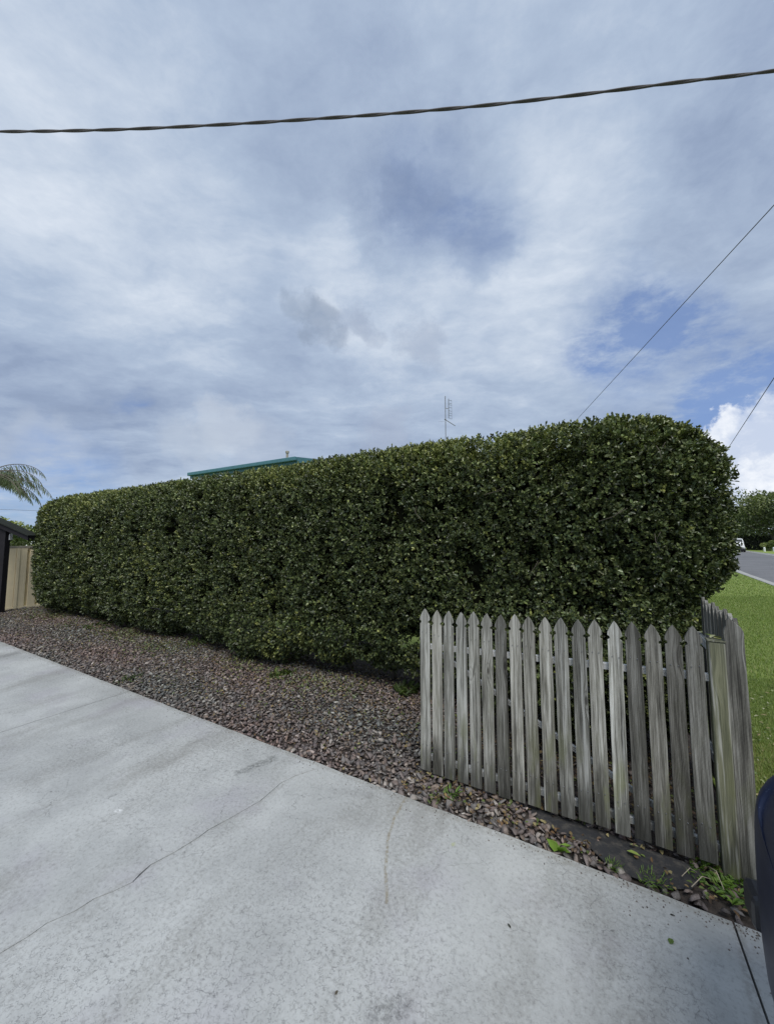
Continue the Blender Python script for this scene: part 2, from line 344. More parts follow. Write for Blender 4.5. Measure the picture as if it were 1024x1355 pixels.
# weathered pine, coordinates of each board shifted by its own random number
def wood(name, dark, midc, light, algae=.5, saw=0.0):
    m, k, b = mat(name, None, .88, spec=.25)
    oc = k.new('ShaderNodeTexCoord').outputs['Object']
    oi = k.new('ShaderNodeObjectInfo')
    off = k.new('ShaderNodeCombineXYZ')
    for i, q in enumerate((37., 53., 91.)): k.put(off.inputs[i], k.math('MULTIPLY', oi.outputs['Random'], q))
    p = k.vec('ADD', oc, off.outputs[0])
    bend = k.vec('ADD', p, k.vec('MULTIPLY', k.vec('SUBTRACT', k.noise(p, 2.4, 3, color=True), (.5, .5, .5)), (.010, 0, 0)))
    # knots: the grain flows round them
    pk = k.vec('MULTIPLY', p, (9., 0, 3.1)); kd = k.vor(pk, 1.0); sep = k.new('ShaderNodeSeparateColor'); k.put(sep.inputs[0], k.vor(pk, 1.0, out='Color'))
    has = k.math('GREATER_THAN', sep.outputs[0], .55)
    near = k.math('MULTIPLY', k.mapr(kd, .42, .05), has)
    grain_c = k.vec('ADD', bend, k.vec('SCALE', (.018, 0, 0), scale=near))
    g1 = k.noise(k.vec('MULTIPLY', grain_c, (75, 75, 1.3)), 1.0, 5, .7)
    g2 = k.noise(k.vec('MULTIPLY', grain_c, (230, 230, 5)), 1.0, 4, .7)
    g3 = k.noise(k.vec('MULTIPLY', bend, (16, 16, 1.6)), 1.0, 4, .6)
    v = k.math('ADD', k.math('ADD', k.math('MULTIPLY', g1, .42), k.math('MULTIPLY', g2, .42)), k.math('MULTIPLY', g3, .30))
    c = k.ramp(v, [(.46, dark), (.56, midc), (.67, light)])
    knot = k.math('MULTIPLY', k.mapr(kd, .115, .06), has)
    c = k.mix(k.math('MULTIPLY', knot, .8), c, (.045, .04, .035))
    ring = k.math('MULTIPLY', k.mapr(k.math('ABSOLUTE', k.math('SUBTRACT', kd, .16)), .03, .0), has)
    c = k.mix(k.math('MULTIPLY', ring, .4), c, (.08, .075, .07))
    sz = k.new('ShaderNodeSeparateXYZ'); k.put(sz.inputs[0], oc)
    # dark damp stains that creep up from the foot and down from the head, each board its own height
    n1 = k.noise(k.vec('MULTIPLY', p, (22, 22, 2.2)), 1., 5, .65)
    foot = k.mapr(k.math('ADD', sz.outputs[2], k.math('MULTIPLY', k.math('SUBTRACT', n1, .5), .95)), .30, .0)
    c = k.mix(k.math('MULTIPLY', foot, .78), c, (.048, .048, .040))
    strk = k.mapr(k.noise(k.vec('MULTIPLY', p, (34, 34, .9)), 1., 4, .6), .53, .66)
    c = k.mix(k.math('MULTIPLY', strk, .72), c, (.075, .072, .062))
    pale = k.mapr(k.noise(k.vec('MULTIPLY', p, (28, 28, 1.1)), 1.3, 4, .6), .56, .70)
    c = k.mix(k.math('MULTIPLY', pale, .6), c, (.56, .56, .52))
    head = k.mapr(k.math('ADD', sz.outputs[2], k.math('MULTIPLY', k.math('SUBTRACT', n1, .5), .5)), .88, 1.2)
    c = k.mix(k.math('MULTIPLY', head, .28), c, (.10, .10, .095))
    al = k.math('MULTIPLY', k.mapr(k.noise(k.vec('MULTIPLY', p, (12, 12, 3.2)), 1., 3), .50, .68), k.mapr(sz.outputs[2], .75, .05, .1, 1))
    c = k.mix(k.math('MULTIPLY', al, algae), c, (.16, .17, .085))
    c = k.mix(k.mapr(k.noise(k.vec('MULTIPLY', p, (60, 60, 12)), 1., 3), .66, .76, 0, .35), c, (.46, .47, .45))    # lichen flecks
    wv = k.new('ShaderNodeTexWave', bands_direction='Z'); k.put(wv.inputs[0], p)
    wv.inputs['Scale'].default_value = 55; wv.inputs['Distortion'].default_value = 1.5; wv.inputs['Detail'].default_value = 2
    sawm = k.math('MULTIPLY', k.mapr(wv.outputs[1], .2, .8), oi.outputs['Alpha'])
    c = k.mix(k.math('MULTIPLY', sawm, .30), c, (.07, .07, .07))
    c = k.mix(1, c, oi.outputs['Color'], 'MULTIPLY')
    k.put(b.inputs['Base Color'], c)
    hh = k.math('ADD', k.math('ADD', k.math('MULTIPLY', g1, .5), k.math('MULTIPLY', g2, .5)), k.math('MULTIPLY', sawm, .25))
    k.put(b.inputs['Normal'], k.bump(hh, .8, .004))
    return m
M_picket = wood('weathered_picket', (.060, .058, .050), (.225, .22, .19), (.50, .495, .45), .7)
M_post = wood('treated_pine_post', (.085, .09, .06), (.15, .155, .10), (.24, .24, .16), .9)
M_rail = wood('pale_rail', (.62, .63, .61), (.76, .77, .75), (.86, .87, .85), .1)
M_bark = wood('bark', (.05, .042, .035), (.11, .095, .08), (.2, .18, .155), .2)
M_branch = simple('hedge_branch', (.15, .13, .10), .9)
M_core = simple('hedge_block_core', (.012, .013, .008), 1.0, spec=.0)  # for the opaque core added to stop light inside the hedge
M_cable = simple('black_cable', (.095, .085, .088), .8)
M_galv = simple('galvanised', (.30, .30, .31), .5, .6)
WEAR[:] = [.95, 1.03]
M_cream = simple('cream_steel_sheet', (.84, .73, .50), .5)
WEAR[:] = [.85, 1.1]
M_creamcap = simple('cream_steel_cap', (.34, .31, .25), .5)
M_teal = simple('teal_steel', (.07, .19, .225), .5)
M_black = simple('charcoal_paint', (.018, .017, .021), .8, spec=.2)
M_roofgreen = simple('dull_green_sheet', (.03, .034, .03), .95, spec=.05)
M_white = simple('white_paint', (.78, .79, .80), .45)
M_offwhite = simple('off_white_wall', (.55, .55, .52), .8)
M_tyre = simple('rubber', (.02, .02, .02), .85)
M_glass = simple('dark_window_glass', (.02, .025, .03), .08)
M_plastic = simple('black_plastic', (.018, .019, .024), .38)
M_greyplast = simple('grey_plastic', (.16, .16, .165), .6)
M_red = simple('red_lamp_lens', (.30, .02, .015), .2)
M_clear = simple('headlamp_lens', (.7, .72, .74), .1)
M_plate = simple('plain_plate', (.6, .6, .58), .4)
M_navy, k, b = mat('navy_metallic_paint', None, .42, 0, spec=.3)
oc = k.new('ShaderNodeTexCoord').outputs['Object']
fl = k.mapr(k.vor(oc, 150), .16, .08); fl = k.math('MULTIPLY', fl, k.mapr(k.noise(oc, 22, 3), .42, .62, 0, .7))
k.put(b.inputs['Base Color'], k.mix(fl, k.mix(k.mapr(k.noise(oc, 9, 5), .4, .7, 0, .6), (.006, .011, .034), (.014, .022, .052)), (.20, .26, .40)))

# ------------------------------------------------------------------ GROUND, ROAD, DRIVEWAY
bm = bmesh.new(); bmesh.ops.create_grid(bm, x_segments=8, y_segments=8, size=1200)
tag(bm_obj('ground', bm, M_ground, loc=(0, 300, -.16)), kind='structure')

near_k = [(2.6, -40), (3.6, -12), (4.3, 0), (4.85, 9), (5.38, 18.6), (6.11, 25.8), (8.3, 44), (13, 72), (22, 108), (34, 145)]
far_k = [(11.5, -40), (12.6, -12), (13.4, 0), (14.1, 12), (15.2, 30), (16.6, 47), (18.4, 62.6), (22, 88.4), (30, 120), (42, 160)]
def sheet(name, L, Rr, z, m, **kw):
    bm = bmesh.new(); prev = None
    for a, c in zip(L, Rr):
        q = [bm.verts.new(W(*a, z)), bm.verts.new(W(*c, z))]
        if prev: bm.faces.new((prev[0], prev[1], q[1], q[0]))
        prev = q
    return tag(bm_obj(name, bm, m), kind='structure', **kw)
sheet('road', [(u-.02, v) for u, v in near_k], far_k, -.11, M_asph)
def kerb(name, line, w):
    bm = bmesh.new(); prev = None
    for u, v in line:
        prof = [(0, -.16), (0, -.01), (.012*np.sign(w), 0.0), (w*.30, 0.0), (w*.42, -.075), (w, -.100), (w, -.16)]
        ring = [bm.verts.new(W(u+a, v, z)) for a, z in prof]
        if prev:
            for i in range(len(ring)-1): bm.faces.new((prev[i], prev[i+1], ring[i+1], ring[i]))
        prev = ring
    return tag(bm_obj(name, bm, M_kerb), kind='structure')
kerb('kerb', near_k, .48); kerb('kerb', far_k, -.48)

CU = 2.19; EU = .425     # driveway edge and the joint beside the fence
def poly_uv(pxs): return [UV(G(*p)) for p in pxs]
crack = poly_uv([(0, 1262), (38, 1240), (62, 1222), (100, 1206), (125, 1190), (150, 1180), (176, 1168), (186, 1157), (200, 1145), (232, 1128), (262, 1109), (276, 1098), (300, 1086), (345, 1060), (372, 1036), (392, 1026), (418, 1018)])
crack = [(crack[0][0]-.12, -3.0), (crack[0][0]-.05, -.9)]+crack+[(-1.72, CU)]
cw = [.003, .004]+[.0035, .003, .004, .003, .0045, .003, .004, .009, .006, .0035, .004, .007, .0035, .004, .004, .0035, .002]+[.002]
cl, cr = [], []
for i, ((u, v), w) in enumerate(zip(crack, cw)):
    j = random.uniform(-.003, .003)
    w *= 1.15; cl.append((u-w/2+j, v)); cr.append((u+w/2+j, v))
drive = tag(empty('driveway', (0, 0, 0), LA), kind='structure')
jL = -4.42
def slab(pts):
    bm = bmesh.new(); prism(bm, pts, -.13, 0.0)
    o = bm_obj('slab', bm, M_conc, drive); return o
def dense_edge(u0, u1, v, wob):
    k_ = int(abs(u1-u0)/.12); return [(u0+(u1-u0)*i/k_, v+random.uniform(-wob, wob)) for i in range(1, k_)]
slab([(jL+.004, -3), (crack[0][0]-.005, -3)]+cl[1:]+dense_edge(crack[-1][0], jL+.004, CU, .004)+[(jL+.004, CU)])
slab([(EU-.004, -3), (EU-.004, CU)]+dense_edge(EU-.004, crack[-1][0], CU, .004)+cr[::-1][:-1]+[(crack[0][0]+.005, -3)])
slab([(-12.1, -3), (jL-.004, -3), (jL-.004, CU)]+dense_edge(jL-.004, -12.1, CU, .004)+[(-12.1, CU)])
slab([(EU+.004, -3), (4.0, -3), (4.42, CU), (EU+.004, CU)])
slab([(-12.1, -9), (4.0, -9), (4.0, -3.012), (-12.1, -3.012)])

lawn = sheet('lawn', [(.60, 2.20), (.60, 5), (.60, 9), (1.5, 18), (3, 26), (5, 44), (9, 72), (18, 108)], [(4.42, 2.2), (4.60, 5), (4.84, 9), (5.33, 18.), (6.10, 26), (8.3, 44), (13, 72), (22, 108)], -.022, M_lawn)
far_lawn = sheet('lawn', far_k, [(u+22, v+8) for u, v in far_k], -.03, M_lawn)

# gravel bed
bed = tag(empty('gravel_bed', (0, 0, 0), LA), kind='structure')
bm = bmesh.new(); nu, nv = 130, 24
grid = [[bm.verts.new((-12.2+(12.8)*i/nu, CU+.003+(5.2-CU)*j/nv, -.034+.012*mnoise.noise(Vector((i*.3, j*.4, 0))) if 0 < j else -.04)) for j in range(nv+1)] for i in range(nu+1)]
for i in range(nu):
    for j in range(nv): bm.faces.new((grid[i][j], grid[i+1][j], grid[i+1][j+1], grid[i][j+1]))
bm_obj('soil', bm, M_soil, bed, smooth=True)
ng = 700; gu = -8.5*rng.random(ng)**1.6+.5; gv = CU-.004-rng.exponential(.05, ng); gs = rng.uniform(.0015, .0055, ng)
Pg = np.stack([gu, gv, gs*.3], 1); tri = np.array([(1, 0, -.3), (-.5, .87, -.3), (-.5, -.87, -.3), (0, 0, .8)]); ga = rng.uniform(0, 6.28, ng)
Vg = tri[None]*gs[:, None, None]; Vg = np.stack([Vg[..., 0]*np.cos(ga)[:, None]-Vg[..., 1]*np.sin(ga)[:, None], Vg[..., 0]*np.sin(ga)[:, None]+Vg[..., 1]*np.cos(ga)[:, None], Vg[..., 2]], -1)+Pg[:, None]
Fg = (np.arange(ng)[:, None, None]*4+np.array([[0, 1, 3], [1, 2, 3], [2, 0, 3]])[None]).reshape(-1, 3)
o = link('grit', np_mesh('grit', Vg.reshape(-1, 3), Fg.ravel(), np.arange(len(Fg))*3, np.repeat(rng.uniform(.06, .22, (ng, 1))*np.array([[1, .88, .78]]), 4, 0)), M_stone, drive); o['kind'] = 'stuff'
# exposed weed mat
matpoly = poly_uv([(690, 1062), (742, 1078), (800, 1098), (850, 1117), (905, 1138), (938, 1152), (915, 1172), (880, 1172), (835, 1156), (800, 1138), (775, 1112), (725, 1092)])
bm = bmesh.new(); cu_, cv_ = np.mean(matpoly, 0)
cen = bm.verts.new((cu_, cv_, -.008)); rg = [bm.verts.new((u, v, -.012+random.uniform(-.006, .006))) for u, v in matpoly]
rg2 = [bm.verts.new(((u+cu_)/2, (v+cv_)/2, random.uniform(-.012, .0))) for u, v in matpoly]
K = len(rg)
for i in range(K):
    bm.faces.new((rg[i], rg[(i+1) % K], rg2[(i+1) % K], rg2[i])); bm.faces.new((rg2[i], rg2[(i+1) % K], cen))
bm_obj('weed_mat', bm, M_mat, bed, smooth=True)

def hull(npts, seed):
    g = np.random.default_rng(seed); p = unit(g.normal(size=(npts, 3)))*g.uniform(.8, 1.1, (npts, 1))*np.array([1, .76, .27])
    bm = bmesh.new()
    for q in p: bm.verts.new(q)
    r = bmesh.ops.convex_hull(bm, input=bm.verts)
    for v in [v for v in bm.verts if not v.link_faces]: bm.verts.remove(v)
    bmesh.ops.triangulate(bm, faces=bm.faces); bm.verts.index_update()
    V = np.array([v.co[:] for v in bm.verts]); Fc = np.array([[v.index for v in f.verts] for f in bm.faces]); bm.free()
    return V, Fc
protos = [hull(11, 100+i) for i in range(14)]
pal = 1.22*np.array([(.135, .113, .105), (.180, .152, .142), (.112, .098, .095), (.24, .20, .175), (.165, .153, .145), (.095, .083, .078), (.19, .15, .12), (.33, .30, .27), (.16, .125, .11), (.14, .132, .125)])
def in_mat(u, v):
    c = False; n_ = len(matpoly)
    for i in range(n_):
        (x1, y1), (x2, y2) = matpoly[i], matpoly[i-1]
        if (y1 > v) != (y2 > v) and u < (x2-x1)*(v-y1)/(y2-y1)+x1: c = not c
    return c
cells = []
for layer, (cell, zoff) in enumerate([(.035, -.026), (.042, -.012)]):
    for iu in range(int(12.7/cell)):
        u = -12.15+iu*cell
        for iv in range(int(1.9/cell)):
            v = CU+.02+iv*cell
            if v > 3.75 and (layer == 1 or random.random() < .5): continue
            if u < -7 and layer == 0 and random.random() < .4: continue
            cells.append((u+random.uniform(-.5, .5)*cell, v+random.uniform(-.4, .5)*cell, zoff))
S = []
for u, v, z in cells:
    if v < CU+.008 or u > .60: continue
    if u > -.9 and v < 2.5 and in_mat(u, v) and random.random() < .985: continue
    if u > -1.12 and v > 2.56 and random.random() < .85: continue
    if u > .05 and random.random() < .55: continue
    s = min(.034, .0215*math.exp(random.gauss(0, .36)))
    if u > -1.6 and v < 2.6: s *= 1.15
    S.append((u, v, z+s*.15, s, random.randrange(14), random.uniform(0, 6.28), random.gauss(0, .45), random.gauss(0, .45)))
S.sort(key=lambda q: -q[3]/(q[0]**2+q[1]**2+2.56)**.5 * (1.25 if q[2] > -.018 else .7))
# the 300 that show largest: objects of their own
smeshes = []
for i, (V, Fc) in enumerate(protos):
    for t in range(3):
        c = pal[(i*3+t*4) % len(pal)]*(.85+.1*t)
        me = np_mesh('stone', V, Fc.ravel(), np.arange(len(Fc))*3, np.repeat(c[None], len(V), 0)); me.materials.append(M_stone); smeshes.append(me)
for u, v, z, s, p, rz, rx, ry in S[:300]:
    o = bpy.data.objects.new('stone', smeshes[p*3+random.randrange(3)]); COL.objects.link(o); o.parent = bed
    o.location = (u, v, z); o.rotation_euler = (rx, ry, rz); o.scale = (s, s, s)
VV, FF, CC, off = [], [], [], 0
for pi in range(14):
    sel = np.array([q for q in S[300:] if q[4] == pi]); V, Fc = protos[pi]
    rz, rx, ry = sel[:, 5], sel[:, 6], sel[:, 7]
    cz, sz_, cx, sx_, cy, sy_ = np.cos(rz), np.sin(rz), np.cos(rx), np.sin(rx), np.cos(ry), np.sin(ry)
    X = V[None]*sel[:, 3][:, None, None]
    x, y, z = X[..., 0], X[..., 1], X[..., 2]
    y, z = y*cx[:, None]-z*sx_[:, None], y*sx_[:, None]+z*cx[:, None]
    x, z = x*cy[:, None]+z*sy_[:, None], -x*sy_[:, None]+z*cy[:, None]
    x, y = x*cz[:, None]-y*sz_[:, None], x*sz_[:, None]+y*cz[:, None]
    X = np.stack([x, y, z], -1)+sel[:, None, :3]
    VV.append(X.reshape(-1, 3)); FF.append(((np.arange(len(sel))*len(V))[:, None, None]+Fc[None]).reshape(-1, 3)+off)
    u_, v_ = sel[:, 0], sel[:, 1]
    reddish = (np.sin(u_*2.1+v_*3)+np.sin(u_*.9-v_*5+2))*.5
    col = pal[rng.integers(0, len(pal), len(sel))]*rng.uniform(.7, 1.25, (len(sel), 1))
    col = col*(1+reddish[:, None]*np.array([.10, -.03, -.03]))
    CC.append(np.repeat(col, len(V), 0)); off += len(sel)*len(V)
FF = np.concatenate(FF)
g_ = link('gravel', np_mesh('gravel', np.concatenate(VV), FF.ravel(), np.arange(len(FF))*3, np.concatenate(CC)), M_stone, bed); g_['kind'] = 'stuff'

# leaf litter over the gravel (dry and green hedge clippings)
NL = 15000
u_ = rng.uniform(-12, .55, NL); v_ = CU+.03+(1.9)*rng.beta(1.6, .9, NL)
extra = 2000; u_[:extra] = rng.uniform(-1.2, .58, extra); v_[:extra] = rng.uniform(CU+.06, 3.6, extra)**1.0
kp = np.array([not (in_mat(a_, b_) and random.random() < .93) for a_, b_ in zip(u_, v_)]); u_, v_ = u_[kp], v_[kp]; NL = len(u_)
ang = rng.uniform(0, 6.28, NL)
dd = unit(np.stack([np.cos(ang), np.sin(ang), rng.normal(0, .25, NL)], 1)); nn_ = unit(np.stack([rng.normal(0, .35, NL), rng.normal(0, .35, NL), np.ones(NL)], 1))
cpal = np.array([(.17, .10, .045), (.24, .17, .07), (.10, .065, .04), (.14, .19, .05), (.30, .25, .12), (.12, .08, .05)])
lt = link('leaf_litter', leaves_mesh('leaf_litter', np.stack([u_, v_, rng.uniform(-.006, .012, NL)], 1), dd, nn_, rng.uniform(.010, .034, NL), rng.uniform(.009, .019, NL), cpal[rng.integers(0, 6, NL)]*rng.uniform(.6, 1.2, (NL, 1))), M_dead, bed)
lt['kind'] = 'stuff'

# ------------------------------------------------------------------ HEDGE
U0, U1, V0, V1, Z0, Z1, RR = -11.85, .93, 3.34, 4.8, .10, 2.635, .58
hedge = empty('hedge', W(-5.5, 4.1), LA)
tag(hedge, 'long clipped dark green hedge with rounded top running along the gravel bed', 'hedge')
HO = np.array([-5.5, 4.1, 0])
bump1 = Sines(1, 5.0); bump2 = Sines(2, 16.0); hole = Sines(3, 9.0, 14); young = Sines(4, 2.6, 12); young2 = Sines(5, 12., 12); wave = Sines(6, 1.6, 8)
def shape(P):
    """box surface samples -> clipped hedge surface and its normal"""
    lo = np.array([U0, V0, Z0]); hi = np.array([U1, V1, Z1])
    rl = np.array([1.0, RR, .22]); rh = np.array([.85, RR, RR])
    ilo = lo+rl; ihi = hi-rh
    c = np.clip(P, ilo, ihi); q = P-c
    rad = np.where(q[:, 2:3] < 0, np.array([[.85, RR, .22]]), np.array([[.85, RR, RR]])); rad[:, 0] = np.where(q[:, 0] < 0, 1.0, .85)
    nn = unit(q/rad); pos = c+nn*rad; nrm = unit(nn/rad)
    z = pos[:, 2]; u = pos[:, 0]
    pos[:, 2] += .065*np.clip((u+5)/4, 0, 1)*np.clip(z-1.5, 0, 1)
    rag = np.clip((.75-z)/.6, 0, 1); pos[:, 2] += rag*(.0+.09*np.sin(u*3.7+1)*np.sin(u*1.3+.4)+.07*np.sin(u*9.1))
    low = np.clip(1.15-z, 0, 1.2)
    side = np.clip((4.07-pos[:, 1])/.7, 0, 1)          # front side
    am = .16+.14*np.sin(u*1.9)+.10*np.clip((u+2.6)/1.2, 0, 1)
    pos[:, 1] += side*am*low**2
    pos[:, 1] -= side*.42*np.clip((u+1.15)/.5, 0, 1)*np.clip((1.12-z)/.45, 0, 1)
    e = np.clip((u-.1)/.6, 0, 1); pos[:, 0] -= e*np.minimum(np.clip(1.36-z, 0, 9)*1.0, .22)
    e = np.clip((-11.3-u)/.5, 0, 1); pos[:, 0] += e*np.clip(1.15-z, 0, 9)*.75
    d = bump1(pos)*.022+bump2(pos)*.014+wave(pos)*.04
    return pos+nrm*d[:, None], nrm
def sample_face(cnt, ax, val):
    P = np.empty((cnt, 3)); lo = (U0, V0, Z0); hi = (U1, V1, Z1)
    for i in range(3): P[:, i] = val if i == ax else rng.uniform(lo[i], hi[i], cnt)
    return P
def dens_u(P, f=1.):        # more sprigs where the camera stands nearer
    dist = np.sqrt(P[:, 0]**2+P[:, 1]**2); return np.clip(3.6/dist, .42, 1)*f
Pf = sample_face(42000, 1, V0); Pf = Pf[rng.random(len(Pf)) < dens_u(Pf)]
Pt = sample_face(19000, 2, Z1); Pt = Pt[rng.random(len(Pt)) < dens_u(Pt)]
Pr = sample_face(5600, 0, U1); Pl = sample_face(1500, 0, U0); Pb = sample_face(5000, 1, V1)
Pu = sample_face(7000, 2, Z0); Pu = Pu[(Pu[:, 1] < 4.1)]
P = np.concatenate([Pf, Pt, Pr, Pl, Pb, Pu])
pos, nrm = shape(P); ns = len(pos)
dist = np.sqrt(pos[:, 0]**2+pos[:, 1]**2)
scl = np.clip(1.0+(dist-4)*.055, 1, 1.55)
depth = rng.exponential(.060, ns)+np.clip(hole(pos)-.18, 0, 1)*.42
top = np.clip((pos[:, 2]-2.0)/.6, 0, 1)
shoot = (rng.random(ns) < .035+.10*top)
depth = np.where(shoot, -rng.uniform(.0, .025, ns), depth)
pos = pos-nrm*depth[:, None]
up = np.array([0, 0, 1.])
axis = unit(nrm+up*.55+rng.normal(0, .5, (ns, 3)))
K = 7
ph = rng.uniform(0, 6.28, ns)[:, None]+np.arange(K)[None]*2.4
t1 = unit(np.cross(axis, up+rng.normal(0, .1, (ns, 3)))); t2 = np.cross(axis, t1)
rad = t1[:, None]*np.cos(ph)[..., None]+t2[:, None]*np.sin(ph)[..., None]
kk = np.arange(K)/(K-1)
spread = (1.0-.55*kk)[None, :, None]
ld = unit(axis[:, None]*(.35+.7*kk)[None, :, None]+rad*spread+rng.normal(0, .22, (ns, K, 3)))
base = pos[:, None]+axis[:, None]*(kk*.055-.03)[None, :, None]*scl[:, None, None]
ln = unit(axis[:, None]*.9+up*.45+rng.normal(0, .6, (ns, K, 3)))
ln = unit(ln-ld*(ln*ld).sum(-1, keepdims=True))
L = rng.uniform(.029, .046, (ns, K))*scl[:, None]*(1.05-.35*kk)[None]
Wd = L*rng.uniform(.56, .74, (ns, K))
# leaf colours: deep green, young yellow-green patches, and top light painted in by height
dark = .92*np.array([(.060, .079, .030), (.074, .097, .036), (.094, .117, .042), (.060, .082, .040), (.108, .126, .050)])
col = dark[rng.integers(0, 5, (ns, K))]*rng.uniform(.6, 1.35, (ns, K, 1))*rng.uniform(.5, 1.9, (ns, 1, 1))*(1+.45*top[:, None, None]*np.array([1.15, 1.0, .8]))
yv = young(pos)+.55*young2(pos)+top*1.0-.12*(pos[:, 0] > -1.5)  # top term adds yellow as painted light, beyond the young patches
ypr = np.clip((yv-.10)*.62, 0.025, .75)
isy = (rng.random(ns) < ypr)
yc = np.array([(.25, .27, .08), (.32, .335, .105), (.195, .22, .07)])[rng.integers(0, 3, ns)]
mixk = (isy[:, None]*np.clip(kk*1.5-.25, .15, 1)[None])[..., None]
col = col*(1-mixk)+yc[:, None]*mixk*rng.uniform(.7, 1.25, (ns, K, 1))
odd = rng.random((ns, K)) < .010
col[odd] = np.array((.33, .38, .12))
keep = rng.random((ns, K)) < .93
f = lambda a: a[keep]
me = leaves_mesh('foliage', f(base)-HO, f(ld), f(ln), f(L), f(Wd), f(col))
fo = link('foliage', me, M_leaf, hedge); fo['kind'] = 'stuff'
print('hedge leaves', keep.sum())
# opaque dark core added behind the leaf shell to block light
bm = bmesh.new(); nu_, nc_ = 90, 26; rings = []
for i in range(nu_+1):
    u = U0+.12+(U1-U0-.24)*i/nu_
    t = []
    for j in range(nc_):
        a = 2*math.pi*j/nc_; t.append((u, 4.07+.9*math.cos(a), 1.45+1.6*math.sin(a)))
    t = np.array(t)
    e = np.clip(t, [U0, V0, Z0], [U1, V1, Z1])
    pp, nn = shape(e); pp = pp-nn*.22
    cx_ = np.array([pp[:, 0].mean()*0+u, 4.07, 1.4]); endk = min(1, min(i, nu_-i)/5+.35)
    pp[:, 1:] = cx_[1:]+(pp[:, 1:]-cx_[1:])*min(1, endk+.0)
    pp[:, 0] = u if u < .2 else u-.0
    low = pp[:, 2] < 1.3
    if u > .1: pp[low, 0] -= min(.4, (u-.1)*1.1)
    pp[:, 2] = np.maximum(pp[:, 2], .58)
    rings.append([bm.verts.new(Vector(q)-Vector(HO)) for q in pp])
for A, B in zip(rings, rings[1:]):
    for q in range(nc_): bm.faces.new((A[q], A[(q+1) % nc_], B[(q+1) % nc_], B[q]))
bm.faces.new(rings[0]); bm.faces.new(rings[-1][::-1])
bm_obj('light_block_core', bm, M_core, hedge)
# stems that stand in the bed
for i in range(17):
    u = -11.6+i*.73+random.uniform(-.1, .1); bm = bmesh.new()
    v = 4.1+random.uniform(-.12, .12)
    tube(bm, [(u+5.5, v-4.1, -.05), (u+5.5+random.uniform(-.04, .04), v-4.1+random.uniform(-.05, .05), .25), (u+5.5+random.uniform(-.1, .1), v-4.1+random.uniform(-.1, .1), .7)], [.035, .028, .022], 8)
    bm_obj('stem', bm, M_branch, hedge, smooth=True)
    if i > 8:
        for s_ in range(3):
            bm = bmesh.new(); a = random.uniform(-1, 1)
            tube(bm, [(u+5.5, v-4.1, .12+.1*s_), (u+5.5+a*.18, v-4.1-.25, .3+.12*s_), (u+5.5+a*.3, v-4.1-.5, .5+.15*s_)], [.012, .008, .004], 6)
            bm_obj('branch', bm, M_branch, hedge, smooth=True)
ng = 2600; gu = rng.uniform(-11, -1.15, ng); gv = 3.36+rng.normal(0, .17, ng)+.08*np.sin(gu*2.3); kp = (np.sin(gu*1.7+.5)+np.sin(gu*4.1)+rng.normal(0, .5, ng)) > .05; gu, gv = gu[kp], gv[kp]; ng = len(gu)
a_ = rng.uniform(0, 6.28, ng); dd = unit(np.stack([np.cos(a_), np.sin(a_), rng.uniform(.1, 1.3, ng)], 1)); nn_ = np.tile([0, 0, 1.], (ng, 1))+rng.normal(0, .4, (ng, 3)); nn_ = unit(nn_-dd*(nn_*dd).sum(1, keepdims=True))
o = link('seedlings', leaves_mesh('seedlings', np.stack([gu, gv, rng.uniform(-.02, .03, ng)], 1), dd, nn_, rng.uniform(.025, .06, ng), rng.uniform(.010, .022, ng), np.array([(.11, .14, .045), (.16, .18, .06), (.08, .11, .04), (.20, .19, .08)])[rng.integers(0, 4, ng)]), M_leaf, bed); o['kind'] = 'stuff'
# bare twigs that show on the clipped face
for (px, py), (qx, qy) in [((792, 690), (826, 672)), ((873, 728), (866, 706)), ((875, 610), (868, 590)), ((640, 655), (668, 648)), ((330, 735), (333, 722)), ((455, 720), (470, 708)), ((700, 760), (712, 742)), ((560, 690), (548, 672))]:
    def face(x, y):
        d_ = ray(x, y); t = 3.33/(d_[0]*Vx+d_[1]*Vy); u, v = UV(d_*t); return Vector((u-HO[0], v-HO[1]-.01, CZ+d_[2]*t))
    a, c = face(px, py), face(qx, qy); m_ = (a+c)/2+Vector((random.uniform(-.02, .02), -.015, random.uniform(-.02, .02)))
    bm = bmesh.new(); tube(bm, [a+Vector((0, .06, 0)), a, m_, c], [.003, .0025, .002, .0012], 5); tube(bm, [m_, m_+(c-a)*.3+Vector((.04, -.01, .03))], [.0016, .001], 5)
    bm_obj('branch', bm, M_branch, hedge, smooth=True)

